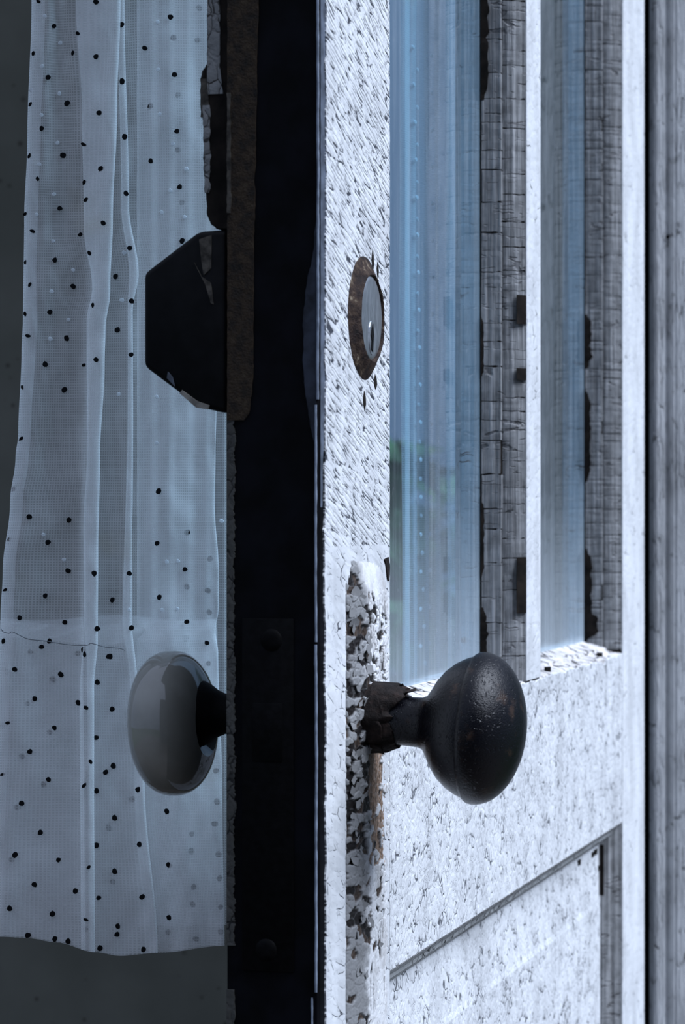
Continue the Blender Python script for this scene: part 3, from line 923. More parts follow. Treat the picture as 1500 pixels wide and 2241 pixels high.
# --- outer knob: dark, pitted, with a seam round its rim
KS, KZ = 0.060, 0.9528
def ang(n): return [math.pi / 2 * i / n for i in range(n + 1)]
prof = [(0.0098, -0.002), (0.0098, 0.004), (0.0096, 0.012), (0.0096, 0.0200), (0.0098, 0.0238), (0.0106, 0.0258), (0.0132, 0.0276), (0.0178, 0.0302), (0.0216, 0.0332), (0.0246, 0.0368), (0.0266, 0.0404), (0.0275, 0.0428),
        (0.0277, 0.0438), (0.0286, 0.0442), (0.0294, 0.0454), (0.0296, 0.0470)]
prof += [(0.0296 * math.cos(a), 0.0470 + 0.0180 * math.sin(a)) for a in ang(18)[1:-1]] + [(0.0004, 0.0650)]
knob = lathe('outer_knob', prof, KS, KZ, -1, 0.0, M['knob'], door, 96, label='dark pitted round door knob outside')
def tear(r, h, a):
    q = noise.fractal(Vector((math.cos(a) * 2.2 + 3, math.sin(a) * 2.2, r * 90)), 0.8, 2.1, 4)
    up = 0.004 * max(0, math.sin(a)) ** 2
    return r + 0.0011 * q, max(0.0, h + (0.0035 * q + up) * min(1, h / 0.004))
lathe('torn_collar', [(0.0140, 0.0), (0.0135, 0.0060), (0.0122, 0.0095), (0.0116, 0.0110), (0.0108, 0.0112), (0.0102, 0.0085), (0.0098, 0.0)], KS + 0.001, KZ, -1, -0.0030, M['rust_collar'], knob, 64, tear, label='torn rusty collar around the knob shank')
def droop(o, a):
    mt = Matrix.Translation((KS, 0, KZ)) @ Matrix.Rotation(R(a), 4, 'X') @ Matrix.Translation((-KS, 0, -KZ))
    o.data.transform(mt)
droop(knob, 4.2)
for i, (a, h, rr, ln, wd) in enumerate(((96, 0.0185, 0.0096, 0.0062, 0.0055), (70, 0.013, 0.0112, 0.0060, 0.0050), (120, 0.0125, 0.0115, 0.0055, 0.0060), (198, 0.0070, 0.0128, 0.0085, 0.0070), (168, 0.009, 0.0122, 0.0050, 0.0050), (240, 0.007, 0.0128, 0.006, 0.006))):
    a = R(a)
    vs, fs = [], []
    na, nh = 4, 4
    for sgn in (0, 1):
        for u in range(na + 1):
            for v in range(nh + 1):
                aa = a + (u / na - .5) * wd / rr
                edge = 1 - 0.35 * abs(u / na - .5) * 2 * random.Random(i * 9 + u).random()
                h_ = h + (v / nh - .5) * ln * edge
                r3 = rr + 0.0011 * (v / nh) ** 2 + 0.0006 * (abs(u / na - .5) * 2) ** 2 + sgn * 0.0005
                vs.append((KS + 0.001 + r3 * math.cos(aa), -h_, KZ + r3 * math.sin(aa)))
    off = (na + 1) * (nh + 1)
    for u in range(na):
        for v in range(nh):
            q = u * (nh + 1) + v
            fs += [(q, q + 1, q + nh + 2, q + nh + 1), (off + q, off + q + nh + 1, off + q + nh + 2, off + q + 1)]
    rim = [u * (nh + 1) for u in range(na + 1)] + [na * (nh + 1) + v for v in range(1, nh + 1)] + [u * (nh + 1) + nh for u in range(na - 1, -1, -1)] + list(range(nh - 1, 0, -1))
    for q in range(len(rim)):
        j = (q + 1) % len(rim)
        fs.append((rim[q], rim[j], off + rim[j], off + rim[q]))
    mesh_obj('rust_flake', vs, fs, M['rust_collar'], knob, True)

# --- inner knob: porcelain on a black flared shank
cprof = [(0.0070, 0.0265)]
kc, ka, kr = 0.0425, 0.0152, 0.0290
inner_prof = []
for i in range(0, 41):
    a = -math.pi / 2 + math.pi * i / 40
    r_, h = kr * abs(math.cos(a)) ** 0.78, kc + ka * math.copysign(abs(math.sin(a)) ** 0.86, math.sin(a))
    if h < 0.034 and r_ < 0.0125:
        continue
    inner_prof.append((max(r_, 0.0004), h))
inner_prof = [(0.0060, 0.0335), (0.0105, 0.0312)] + inner_prof
inner = lathe('inner_knob', inner_prof, KS, KZ, 1, T, M['porcelain'], door, 96, label='grey-white porcelain door knob inside')
lathe('shank', [(0.0078, -0.002), (0.0076, 0.010), (0.0075, 0.0165), (0.0080, 0.0205), (0.0095, 0.0240), (0.0118, 0.0272), (0.0130, 0.0296), (0.0132, 0.0312), (0.0118, 0.0324)], KS, KZ, 1, T, M['iron'], inner, 64, label='black flared iron shank')
lathe('shank_rose', [(0.0185, 0.0), (0.0182, 0.0012), (0.0150, 0.0024), (0.0105, 0.0028), (0.0080, 0.0028)], KS, KZ, 1, T, M['iron'], inner, 48)

droop(inner, -3.0)

# --- rim lock on the inner face
rim = prism('rim_lock', [(T, CZ + 0.1040), (T + 0.0115, CZ + 0.1036), (T + 0.0332, CZ + 0.0884), (T + 0.0332, CZ + 0.0532), (T + 0.0115, CZ + 0.0376), (T, CZ + 0.0350)], 'x',
            -0.0006, 0.092, M['lock_black'], door, 0.0022, 3, label='black six-sided rim lock case on the inner face')
prism('chipped_enamel', [(T + 0.0108, CZ + 0.1005), (T + 0.0060, CZ + 0.1020), (T + 0.0062, CZ + 0.0895), (T + 0.0090, CZ + 0.0870), (T + 0.0100, CZ + 0.0930)], 'x', -0.0011, -0.0004, bpy.data.materials['chipped_enamel'], rim)
prism('chipped_enamel', [(T + 0.0128, CZ + 0.0920), (T + 0.0098, CZ + 0.0865), (T + 0.0062, CZ + 0.0840), (T + 0.0052, CZ + 0.0760), (T + 0.0062, CZ + 0.0765), (T + 0.0084, CZ + 0.0835)], 'x', -0.0011, -0.0004, bpy.data.materials['chipped_enamel'], rim)
prism('chipped_enamel', [(T + 0.0185, CZ + 0.0428), (T + 0.0120, CZ + 0.0374), (T + 0.0075, CZ + 0.0366), (T + 0.0068, CZ + 0.0382), (T + 0.0116, CZ + 0.0398), (T + 0.0176, CZ + 0.0440)], 'x', -0.0012, -0.0002, M['chip'], rim)
prism('chipped_enamel', [(T + 0.0236, CZ + 0.0486), (T + 0.0206, CZ + 0.0456), (T + 0.0214, CZ + 0.0490), (T + 0.0232, CZ + 0.0510)], 'x', -0.0011, -0.0003, M['slate'], rim)

# --- wooden stop above the rim lock, its paint half gone
def stop():
    verts, faces = [], []
    z0, z1 = CZ + 0.1046, 1.30
    n = 240
    for i in range(n + 1):
        z = z0 + (z1 - z0) * i / n
        h = lerp_keys([(z0, 0.0052), (z0 + 0.002, 0.0076), (z0 + 0.006, 0.0088), (1.17, 0.0100), (1.196, 0.0112), (1.1985, 0.0108), (1.2005, 0.0094), (1.202, 0.0086), (1.30, 0.0078)], z) + rag(z, 0.0004, 160, 61) + rag(z, 0.0002, 700, 62)
        for xx, yy in ((0.001, T), (0.001, T + h - 0.001), (0.0018, T + h), (0.026, T + h), (0.026, T)):
            verts.append((xx, yy, z))
    for i in range(n):
        for j in range(5):
            faces.append((i * 5 + j, i * 5 + (j + 1) % 5, (i + 1) * 5 + (j + 1) % 5, (i + 1) * 5 + j))
    faces.append((0, 1, 2, 3, 4)); faces.append(tuple(n * 5 + j for j in (4, 3, 2, 1, 0)))
    return mesh_obj('door_stop', verts, faces, M['dark_wood'], door, label='dark wooden stop strip with peeling pale paint')
st_ = stop()
M['stop_pale'] = paint('stop_pale_paint', (0.004, 0.008), 0, (200, 0.003), 0.06, (0.4, 0.55), 90, white=(0.20, 0.205, 0.205), dark=(0.03, 0.028, 0.026), flat=False)
ragged_edge('pale_paint', 1.190, 1.30, lambda z: T + 0.0032 + rag(z, 0.0004, 200, 71) - 0.0012 * sm(1.20, 1.19, z), lambda z: T + lerp_keys([(1.190, 0.0078), (1.196, 0.0082), (1.30, 0.0078)], z), 0.001, 0.0005, M['stop_pale'], st_, 120)
ragged_edge('pale_paint', 1.153, 1.186, lambda z: T + 0.0070 + rag(z, 0.0007, 200, 73), lambda z: T + 0.0092 + 0.0006 * sm(1.15, 1.186, z) + rag(z, 0.0004, 300, 74), 0.001, 0.0005, M['stop_pale'], st_, 60)
ragged_edge('pale_paint', 1.1815, 1.196, lambda z: T + 0.0078 + rag(z, 0.0004, 200, 75), lambda z: T + 0.0108 + rag(z, 0.0003, 300, 76), 0.001, 0.0004, M['chip'] if False else bpy.data.materials['chipped_enamel'], st_, 40)

# ------------------------------------------------------------------ the setting
CX0, CY0 = 0.1960, 1.745
trim = prism('trim_1', [(CX0 + 0.0018, 1.764), (CX0 + 0.0014, CY0 + 0.008), (CX0 + 0.0016, CY0 + 0.0024), (CX0 + 0.0023, CY0 + 0.0006), (CX0 + 0.0042, CY0), (CX0 + 0.0090, CY0 + 0.0006), (CX0 + 0.0104, CY0 + 0.0030), (CX0 + 0.0118, CY0 + 0.0032),
                        (CX0 + 0.0128, CY0 + 0.0008), (CX0 + 0.0150, CY0), (CX0 + 0.0160, CY0 + 0.0009), (CX0 + 0.0170, CY0), (CX0 + 0.115, CY0), (CX0 + 0.118, CY0 + 0.004), (CX0 + 0.118, 1.764)], 'z', 0.0, 2.16, M['casing'])
tag(trim, 'weathered grey painted door casing right of the door', 'door casing', None, 'structure')
for px, py, r_ in ((1462, 519, 0.0011), (1461, 537, 0.0005), (1463, 531, 0.0004)):
    p = at(px, py, CY0)
    bm = bmesh.new()
    vs = [bm.verts.new((p.x + r_ * (1 + 0.2 * math.sin(3 * a)) * math.cos(a), CY0 - 0.0002, p.z + r_ * 1.2 * math.sin(a))) for a in [i * math.pi / 6 for i in range(12)]]
    v2 = [bm.verts.new((v.co.x, CY0 + 0.0006, v.co.z)) for v in vs]
    bm.faces.new(vs); bm.faces.new(v2[::-1])
    for i in range(12):
        bm.faces.new((vs[i], vs[(i + 1) % 12], v2[(i + 1) % 12], v2[i]))
    bm_obj('nail_hole', bm, M['lock_black'], trim)
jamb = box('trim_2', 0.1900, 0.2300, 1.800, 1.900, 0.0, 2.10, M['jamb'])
tag(jamb, 'door jamb coloured black for the shadow in the gap behind the casing', 'door jamb', None, 'structure')
box('gap_shade_fill', 0.1982, CX0 + 0.117, 1.764, 1.800, 0.0, 2.15, M['jamb'], jamb)  # filler added so the gap stays shadow black by colour
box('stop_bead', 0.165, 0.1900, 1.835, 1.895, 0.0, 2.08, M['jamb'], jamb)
wr = box('wall_right', 0.2300, 0.379, 1.800, 1.92, 0.0, 2.6, M['siding'])
tag(wr, 'grey painted outside wall beside the casing', 'wall', None, 'structure')
corner = box('trim_3', 0.378, 0.388, 1.772, 1.800, 0.0, 2.6, M['smooth'])
tag(corner, 'white corner board at the end of the outside wall', 'corner board', None, 'structure')
wb = empty('wall_back', (-1.3, 2.05, 0))
tag(wb, 'dim grey-green stained wall inside behind the curtain', 'wall', None, 'structure')
WX0, WX1, WZ0, WZ1 = -0.02, 0.128, 0.80, 1.75
for x0, x1, z0, z1 in ((-1.3, WX0, 0.0, 2.5), (WX1, 0.36, 0.0, 2.5), (WX0, WX1, 0.0, WZ0), (WX0, WX1, WZ1, 2.5)):
    box('wall_section', x0 + 1.3, x1 + 1.3, 0.0, 0.07, z0, z1, M['wall'], wb)
win = empty('backlight_window', (WX0, 2.06, WZ0))  # opening added so daylight brightens the near pane from behind
tag(win, 'small back window added to backlight the net and the glazed door', 'window', None, 'structure')
ww, wh = WX1 - WX0, WZ1 - WZ0
box('window_frame', 0, 0.02, 0, 0.05, 0, wh, M['siding'], win); box('window_frame', ww - 0.02, ww, 0, 0.05, 0, wh, M['siding'], win)
box('window_frame', 0.02, ww - 0.02, 0, 0.05, 0, 0.02, M['siding'], win); box('window_frame', 0.02, ww - 0.02, 0, 0.05, wh - 0.02, wh, M['siding'], win)
box('pane', 0.019, ww - 0.019, 0.022, 0.025, 0.019, wh - 0.019, M['clear_glass'], win)
wl = box('wall_left', -1.40, -0.62, 1.80, 1.92, 0.0, 2.6, M['siding'])
tag(wl, 'outside wall on the far side of the doorway', 'wall', None, 'structure')
hd = box('trim_4', -0.62, 0.2300, 1.80, 1.92, 2.10, 2.6, M['siding'])
tag(hd, 'wall above the doorway', 'lintel', None, 'structure')
ce = box('ceiling', -1.4, 0.36, 1.92, 2.12, 2.5, 2.6, M['siding'])
tag(ce, 'ceiling of the dim passage inside', 'ceiling', None, 'structure')
wf = box('light_block_wall', 0.02, 2.2, -1.00, -0.90, 0.0, 2.7, M['darkwall'])  # unseen wall, added to keep frontal light off the mouldings
tag(wf, 'dark wall added behind the viewer to block frontal light', 'wall', None, 'structure')
fl = box('floor', -2.5, 2.5, -2.0, 2.12, -0.08, 0.0, M['floorwood'])
tag(fl, 'dark porch floor', 'floor', None, 'structure')
gr = box('lawn', -12, 12, -12, 14, -0.50, -0.30, M['ground'])
tag(gr, 'dark lawn beyond the porch', 'lawn', None, 'structure')

# ------------------------------------------------------------------ curtain
CY = 1.168
curtain = empty('curtain', at(250, 2085, CY))
tag(curtain, 'sheer white net curtain with dark dots hanging left of the door', 'curtain')
inv = Matrix.Translation(-curtain.location)

LEFT = [(-700, 80), (-150, 75), (0, 69), (300, 60), (480, 53), (700, 50), (770, 47), (950, 40), (1000, 34), (1100, 22), (1250, 6), (1350, 1), (1500, -8), (2100, -25)]
F2L = [(-700, 160), (0, 167), (250, 180), (500, 184), (630, 202), (700, 190), (790, 190), (1000, 190), (1150, 183), (1350, 184), (1450, 190), (1700, 194), (2100, 196)]
F2R = [(-700, 268), (0, 264), (250, 256), (480, 247), (640, 241), (720, 231), (800, 229), (1000, 219), (1200, 215), (1400, 214), (1500, 206), (1700, 206), (2100, 208)]
V3R = [(-700, 275), (0, 272), (450, 282), (600, 303), (680, 290), (900, 291), (1350, 288), (1500, 300), (1700, 316), (2100, 345)]
V3L = [(-700, 262), (0, 258), (450, 266), (600, 284), (680, 280), (900, 280), (1350, 270), (1500, 285), (1700, 296), (2100, 318)]
HEM = [(-700, 508), (500, 508), (860, 505), (890, 474), (1000, 472), (1100, 470), (1250, 479), (1330, 479), (1380, 472), (1430, 478), (1700, 486), (2100, 492)]
def bottom(px):
    return lerp_keys([(-60, 2046), (0, 2050), (60, 2053), (120, 2062), (210, 2084), (262, 2092), (350, 2085), (490, 2070)], px)

def cat(P, t):
    n = len(P) - 1
    i = min(int(t * n), n - 1); f = t * n - i
    p0, p1, p2, p3 = P[max(i - 1, 0)], P[i], P[i + 1], P[min(i + 2, n)]
    return tuple(0.5 * ((2 * b) + (-a + c) * f + (2 * a - 5 * b + 4 * c - d) * f * f + (-a + 3 * b - 3 * c + d) * f ** 3) for a, b, c, d in zip(p0, p1, p2, p3))

def front_path(py):
    L, a, b, c, d, h = (lerp_keys(k_, py) for k_ in (LEFT, F2L, F2R, V3R, V3L, HEM))
    w = 0.5 + 0.5 * sm(2100, 1200, py)
    j = lambda s: 2.0 * noise.noise(Vector((py * 0.006, s * 7.7, 0)))
    return [(L + 29 + 2 * j(1), 9 * w), (L + 12, 7.5 * w), (L + 0, 5.0 * w), (L + 9, 2.2), (L + 35, 1.0), (0.5 * (L + a) + 6, 2.6 + j(2)), (a - 14, 1.5), (b - 30, -1.5), (b - 5, -2.2), (b, 0.6), (b - 8, 2.6), ((a + b) / 2, 3.4), (a + 5, 4.0), (a, 5.6), (a + 9, 6.6),
            ((a + d) / 2 + 10, 6.0), (c - 12, 4.2), (c - 1, 4.4), (c, 6.2), (c - 6, 7.4), (d + 1, 8.2), (d, 9.4), (d + 10, 9.8), (c + 25, 8.0 + j(4)), (0.55 * c + 0.45 * h, 5.4 + 1.5 * j(5)), (0.25 * c + 0.75 * h, 7.0 + j(6)), (h - 7, 6.4), (h, 7.2)]

NU, NV = 150, 240
TOPPY = -529
grid_px = np.zeros((NV + 1, NU + 1)); grid_py = np.zeros((NV + 1, NU + 1)); grid_Y = np.zeros((NV + 1, NU + 1))
for i in range(NV + 1):
    t = i / NV
    for j in range(NU + 1):
        u = j / NU
        py = TOPPY + t * (2085 - TOPPY)
        px, d = cat(front_path(py), u)
        py = TOPPY + t * (bottom(px) - TOPPY)
        px, d = cat(front_path(py), u)
        Yw = CY + d * 0.001 * 1.15 + 0.0016 * noise.noise(Vector((px * 0.016 + py * 0.006, py * 0.008, 4.4))) + 0.0007 * noise.noise(Vector((px * 0.06, py * 0.022, 9.4))) + 0.0012 * sm(1350, 1500, py) * noise.noise(Vector((px * 0.03 + py * 0.014, py * 0.003, 6.4)))
        grid_px[i, j], grid_py[i, j], grid_Y[i, j] = px, py, Yw

def cloth(name, gpx, gpy, gY, m, parent, label=None, world_pts=None):
    nv, nu = gpx.shape
    pts = [[(at(gpx[i, j], gpy[i, j], gY[i, j]) if world_pts is None else world_pts[i][j]) for j in range(nu)] for i in range(nv)]
    verts = [tuple(inv @ p) for row in pts for p in row]
    faces = [(i * nu + j, i * nu + j + 1, (i + 1) * nu + j + 1, (i + 1) * nu + j) for i in range(nv - 1) for j in range(nu - 1)]
    me = bpy.data.meshes.new(name); me.from_pydata(verts, [], faces); me.update()
    mid = nv // 2
    us = [0.0]
    for j in range(1, nu):
        us.append(us[-1] + 1000 * (pts[mid][j] - pts[mid][j - 1]).length)
    uvl = me.uv_layers.new(name='UVMap')
    lv = np.empty(len(me.loops), int); me.loops.foreach_get('vertex_index', lv)
    uvs = np.empty((len(lv), 2), np.float32)
    ua = np.array(us); za = np.array([v[2] * 1000 for v in verts])
    uvs[:, 0] = ua[lv % nu]; uvs[:, 1] = za[lv]
    uvl.data.foreach_set('uv', uvs.ravel())
    me.polygons.foreach_set('use_smooth', [True] * len(me.polygons))
    me.materials.append(m)
    o = bpy.data.objects.new(name, me)
    link(o, parent)
    if label:
        o['label'] = label
    return o
net_panel = cloth('net_panel', grid_px, grid_py, grid_Y, M['net'], curtain)

# turned-up hem: a second layer behind the lower part
hu, hv = 70, 90
hp = np.zeros((hv + 1, hu + 1)); hy = np.zeros_like(hp); hY = np.zeros_like(hp)
for i in range(hv + 1):
    for j in range(hu + 1):
        u = j / hu
        L, h = lerp_keys(LEFT, 1400 + 680 * i / hv), lerp_keys(HEM, 1400 + 680 * i / hv)
        px = L + 4 + (h - L - 6) * u
        top = 1352 + 6 * math.sin(u * 9)
        py = top + (bottom(px) - 3 - top) * i / hv
        hp[i, j], hy[i, j] = px, py
        hY[i, j] = CY + 0.0135 + 0.0016 * math.sin(u * 19 + i * 0.01) + 0.001 * noise.noise(Vector((px * 0.02, py * 0.005, 2)))
hem = cloth('hem', hp, hy, hY, M['hem'], curtain)
# folded seam band across the curtain
su = 110
sp_, sy_, sY_ = (np.zeros((9, su + 1)) for _ in range(3))
for i in range(9):
    for j in range(su + 1):
        u = j / su
        L, h = lerp_keys(LEFT, 1380), lerp_keys(HEM, 1380)
        px = L + (h - L) * u
        mid = 1358 + 2 * math.sin(u * 11) + 12 * sm(0, 200, px) * sm(330, 200, px)
        sp_[i, j] = px
        sy_[i, j] = mid + (44 - 10 * sm(250, 60, px)) * i / 8
        sY_[i, j] = CY + 0.0105 + 0.0005 * math.sin(u * 40 + i)
cloth('seam_band', sp_, sy_, sY_, M['hem'], curtain)

# back layer of the left curtain: runs on to the right and ends behind the leaf
ru, rv = 40, 60
bp = [[at(300 + 230 * j / ru, 1110, 1.190 + 0.006 * j / ru) for j in range(ru + 1)] for i in range(rv + 1)]
for i in range(rv + 1):
    for j in range(ru + 1):
        bp[i][j].z = 1.3545 + (0.853 - 1.3545) * i / rv
        bp[i][j].y += 0.0012 * math.sin(j * 0.9)
dummy = np.zeros((rv + 1, ru + 1))
cloth('rear_panel', dummy, dummy, dummy, M['net'], curtain, None, bp)

# the glass curtain: the same net on the inner face of the leaf, seen through the near pane
gcurt = empty('curtain', (*door_to_world(0.34, T + 0.016, 0).xy, 0.853))
tag(gcurt, 'white dotted net curtain hanging inside the near pane, seen through the glass', 'curtain')
inv_left = inv
inv = Matrix.Translation(-gcurt.location)
gu, gv = 90, 100
gp = [[None] * (gu + 1) for _ in range(gv + 1)]
for i in range(gv + 1):
    for j in range(gu + 1):
        u = j / gu
        x = 0.322 + (0.452 - 0.322) * u
        o_ = 0.015 + 0.0022 * math.sin(u * 34 + 0.5 * math.sin(i * 0.05)) + 0.0010 * noise.noise(Vector((u * 20, i * 0.05, 3)))
        gp[i][j] = door_to_world(x, T + o_, 1.3545 + (0.853 - 1.3545) * i / gv)
dummy = np.zeros((gv + 1, gu + 1))
rear = cloth('net_panel', dummy, dummy, dummy, M['rear_net'], gcurt, None, gp)
hp_ = [[door_to_world(0.3205 + 0.009 * j / 6, T + 0.0135, 1.3545 + (0.853 - 1.3545) * i / gv) for j in range(7)] for i in range(gv + 1)]
dummy = np.zeros((gv + 1, 7))
cloth('side_hem', dummy, dummy, dummy, M['hem'], gcurt, None, hp_)
inv_glass = inv
inv = inv_left

# stitching thread along the seam
def tube(name, pts, r, m, parent, seg=6):
    vs, fs = [], []
    for i, p in enumerate(pts):
        d = (pts[min(i + 1, len(pts) - 1)] - pts[max(i - 1, 0)]).normalized()
        a = d.cross(Vector((0, 1, 0.01))).normalized(); b = d.cross(a)
        for k_ in range(seg):
            t = 2 * math.pi * k_ / seg
            vs.append(p + a * r * math.cos(t) + b * r * math.sin(t))
    for i in range(len(pts) - 1):
        for k_ in range(seg):
            k2 = (k_ + 1) % seg
            fs.append((i * seg + k_, i * seg + k2, (i + 1) * seg + k2, (i + 1) * seg + k_))
    fs.append(tuple(range(seg))); fs.append(tuple((len(pts) - 1) * seg + k_ for k_ in range(seg))[::-1])
    return mesh_obj(name, vs, fs, m, parent, True)
thr = [(2, 1376), (8, 1383), (20, 1386), (28, 1383), (60, 1398), (100, 1403), (150, 1411), (190, 1412), (200, 1408), (230, 1416), (262, 1419), (274, 1424)]
tube('stitching', [inv @ at(*cat(thr, i / 60), CY - 0.0035) for i in range(61)], 0.00016, M['thread'], curtain)

# dots, one object each
def dot_mesh(m, q):
    r2 = random.Random(q)
    n = 9
    rad = [1 + r2.uniform(-0.16, 0.16) for _ in range(n)]
    vs = [(rad[k_] * math.cos(2 * math.pi * k_ / n), 0.12, rad[k_] * math.sin(2 * math.pi * k_ / n)) for k_ in range(n)]
    vs += [(0.8 * x, -0.28, 0.8 * z) for x, y, z in vs]
    fs = [tuple(range(n)), tuple(range(2 * n - 1, n - 1, -1))] + [(k_, (k_ + 1) % n, n + (k_ + 1) % n, n + k_) for k_ in range(n)]
    me = bpy.data.meshes.new('dot'); me.from_pydata(vs, [], fs)
    bm = bmesh.new(); bm.from_mesh(me); bmesh.ops.recalc_face_normals(bm, faces=bm.faces); bm.to_mesh(me); bm.free()
    me.materials.append(m)
    return me
DOTS = {k_: [dot_mesh(M[k_], q) for q in range(4)] for k_ in ('dot', 'dot_grey', 'dot_white')}
cnt = [0]
def dot(p, kind, parent, r=0.00112, face=(0, 0, 0), sx=1.0):
    o = bpy.data.objects.new('dot', DOTS[kind][cnt[0] % 4]); cnt[0] += 1
    link(o, parent)
    o.location = inv @ p
    r *= 0.9 + 0.2 * random.random()
    o.scale = (r * sx, r * 0.8, r)
    o.rotation_euler = face
    return o
def surf_Y(px, py, back=False):
    i = int(np.clip(np.argmin(np.abs(grid_py[:, NU // 2] - py)), 0, NV))
    xs, ys = grid_px[i], grid_Y[i]
    c = [ys[j] for j in range(NU) if (xs[j] - px) * (xs[j + 1] - px) <= 0]
    if not c:
        return CY + 0.002
    return max(c) if back else min(c)
FRONT = [(84, 3), (118, 57), (73, 117), (159, 116), (105, 169), (66, 228), (147, 226), (91, 281), (138, 340), (64, 341), (82, 391), (131, 456), (55, 468), (71, 506), (176, 513), (120, 569), (56, 574), (65, 623), (160, 627), (109, 683), (55, 687), (61, 735), (146, 740), (99, 797), (184, 799), (49, 848), (141, 853), (46, 960), (30, 1070),
         (210, 4), (170, 73), (210, 124), (217, 247), (183, 316), (221, 369), (184, 399), (188, 437), (226, 488), (196, 554), (203, 668), (210, 787),
         (266, 54), (317, 105), (373, 37), (382, 163), (329, 232), (267, 178), (387, 287), (273, 299), (330, 352), (276, 423), (393, 409), (284, 543), (253, 605), (399, 527), (288, 659), (257, 722), (287, 776), (347, 1075),
         (64, 1131), (151, 1138), (105, 1187), (20, 1180), (11, 1291), (43, 1352), (99, 1304), (149, 1249), (206, 1255), (142, 1362), (283, 1255), (246, 1313), (213, 1376), (288, 1374), (344, 1189), (349, 1307), (405, 1246), (7, 1403), (108, 1403), (91, 1416), (185, 1432), (241, 1437), (32, 1465), (133, 1476), (213, 1493), (76, 1529), (172, 1538), (188, 1549), (246, 1552),
         (17, 1582), (119, 1593), (210, 1614), (65, 1645), (198, 1667), (248, 1676), (231, 1690), (5, 1695), (106, 1706), (184, 1719), (211, 1731), (302, 1728), (47, 1758), (251, 1790), (365, 1776), (88, 1822), (211, 1850), (305, 1848), (33, 1871), (128, 1882), (194, 1898), (251, 1907), (370, 1893), (75, 1936), (165, 1950), (216, 1965), (311, 1963), (21, 1988), (115, 2000), (188, 2013), (258, 2027), (256, 2045), (370, 2008), (61, 2047), (120, 2055), (149, 2060), (219, 2075), (314, 2078), (409, 1361), (453, 1407), (181, 1422), (238, 1437)]
BACK = [(436, 18), (432, 88), (380, 83), (390, 208), (390, 328), (398, 443), (410, 1165), (409, 1284), (455, 1293), (458, 1340), (460, 1223), (14, 1470), (116, 1487), (60, 1540), (6, 1588), (109, 1603), (48, 1655), (95, 1717), (289, 1749), (38, 1767), (238, 1812), (420, 1825), (418, 1863), (478, 1870), (481, 1922), (247, 1930), (25, 1881), (424, 1941), (422, 1979), (483, 1985), (187, 2034), (368, 2040), (429, 2055), (483, 2040), (475, 1755), (473, 1687), (470, 1803), (456, 1452), (407, 1397), (224, 90), (222, 215), (222, 330), (66, 1427), (170, 1430)]
PALE = [(98, 35), (132, 94), (92, 145), (68, 197), (130, 205), (91, 252), (126, 313), (86, 360), (118, 425), (80, 470), (116, 528), (160, 591), (113, 638), (150, 700), (110, 742), (345, 48), (346, 152), (350, 250), (378, 315), (373, 417), (354, 465), (404, 475), (408, 370), (272, 553), (267, 657), (260, 863), (343, 868), (343, 970), (485, 1140), (283, 1335), (355, 1335), (388, 1333), (365, 1230), (390, 1228), (95, 1170), (140, 1225)]
for px, py in FRONT:
    sx = 0.62 if px < lerp_keys(LEFT, py) + 30 or abs(px - lerp_keys(F2L, py)) < 14 else 1.0
    dot(at(px, py, surf_Y(px, py) - 0.0007), 'dot', net_panel, 0.00118, (0, random.uniform(0, 6), 0), sx)
for px, py in BACK:
    dot(at(px, py, CY + 0.0116 if py > 1390 else surf_Y(px, py, True) + 0.0012), 'dot_grey', hem if py > 1390 else net_panel, 0.0013, (0, random.uniform(0, 6), 0))
FRONT_ABOVE = [(x_ + (i_ % 2) * 26, -55 - 57 * i_) for i_ in range(8) for x_ in (95, 205, 320, 380)]
for px, py in FRONT_ABOVE:
    dot(at(px, py, surf_Y(px, py) - 0.0007), 'dot', net_panel, 0.00118, (0, random.uniform(0, 6), 0))
for px, py in PALE:
    dot(at(px, py, surf_Y(px, py) - 0.0003), 'dot_white', net_panel, 0.0009, (0, random.uniform(0, 6), 0))
# the dots that show through the near pane
inv = inv_glass
for a in range(3):
    for b in range(18):
        x = 0.334 + a * 0.0145 + b * 0.0006
        z = 1.262 - (b + (a % 2) * 0.5) * 0.0185
        if z < 0.955:
            continue
        u = (x - 0.322) / 0.13
        o_ = 0.015 + 0.0022 * math.sin(u * 34)
        dot(door_to_world(x, T + o_ - 0.0022, z), 'dot_white', rear, 0.0012, (0, 0, R(74)), 2.2)
inv = inv_left

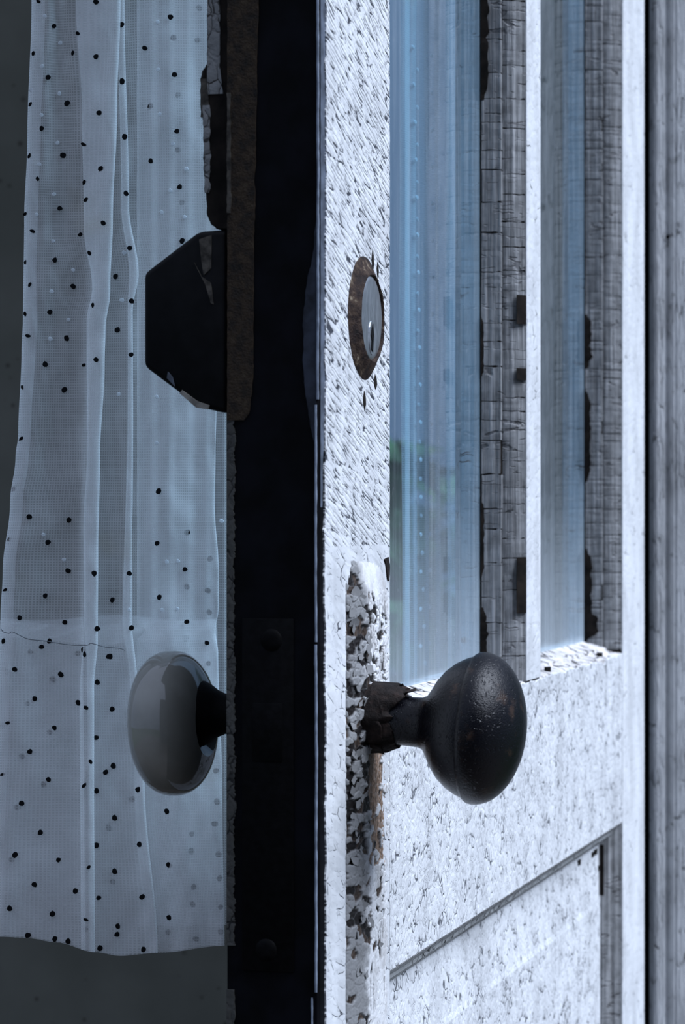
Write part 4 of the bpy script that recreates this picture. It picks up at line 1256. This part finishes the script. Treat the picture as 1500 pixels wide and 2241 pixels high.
# swing-arm rod that carries the curtain, fixed to the inner face above the picture
rod_z = 1.3592
rp0, rp1 = Vector((-0.165, CY + 0.006, rod_z)), Vector((-0.040, 1.1925, rod_z))
rod = empty('curtain_rod', (rp1.x, rp1.y, rod_z))
tag(rod, 'thin brass swing-arm rod carrying both net curtains on the door', 'curtain rod')
ri = Matrix.Translation(-rod.location)
e1 = door_to_world(0.200, T + 0.016, 0); e2 = door_to_world(0.455, T + 0.016, 0); fx = door_to_world(0.455, T, 0)
tube('rod', [ri @ Vector(q) for q in (rp0, rp1, (e1.x, e1.y, rod_z), (e2.x, e2.y, rod_z), (fx.x, fx.y, rod_z))], 0.004, M['rod'], rod, 10)
fx2 = door_to_world(0.200, T, 0)
tube('bracket', [ri @ Vector((e1.x, e1.y, rod_z)), ri @ Vector((fx2.x, fx2.y, rod_z))], 0.004, M['rod'], rod, 10)

# ------------------------------------------------------------------ garden past the corner board, seen only as a reflection in the glass
def shrub(x, y, r, h, n, seed, label):
    r2 = random.Random(seed)
    root = empty('shrub', (x, y, -0.30))
    tag(root, label, 'shrub')
    vs, fs = [], []
    for i in range(n):
        while True:
            p = Vector((r2.uniform(-1, 1), r2.uniform(-1, 1), r2.uniform(-1, 1)))
            if 0.3 < p.length < 1:
                break
        c = Vector((p.x * r, p.y * r, h / 2 + p.z * h / 2))
        a = Vector((r2.gauss(0, 1), r2.gauss(0, 1), r2.gauss(0, 1))).normalized() * 0.07
        b = a.cross(Vector((r2.gauss(0, 1), r2.gauss(0, 1), r2.gauss(0, 1)))).normalized() * 0.03
        k_ = len(vs)
        vs += [c - a, c + b, c + a, c - b]
        fs.append((k_, k_ + 1, k_ + 2, k_ + 3))
    o = mesh_obj('foliage', vs, fs, M['leaf'], root); o['kind'] = 'stuff'
    bm = bmesh.new(); bmesh.ops.create_cone(bm, cap_ends=True, segments=10, radius1=0.05, radius2=0.02, depth=h * 0.7, matrix=Matrix.Translation((0, 0, h * 0.35)))
    bm_obj('stem', bm, M['dark_wood'], root)
shrub(1.9, 4.2, 0.8, 2.6, 2600, 3, 'leafy green garden shrub nearest the corner board')
shrub(3.4, 5.4, 0.9, 1.9, 2200, 4, 'lower green garden shrub farther from the house')
shrub(0.15, 4.6, 0.8, 1.45, 2400, 5, 'low green shrub outside the back window')
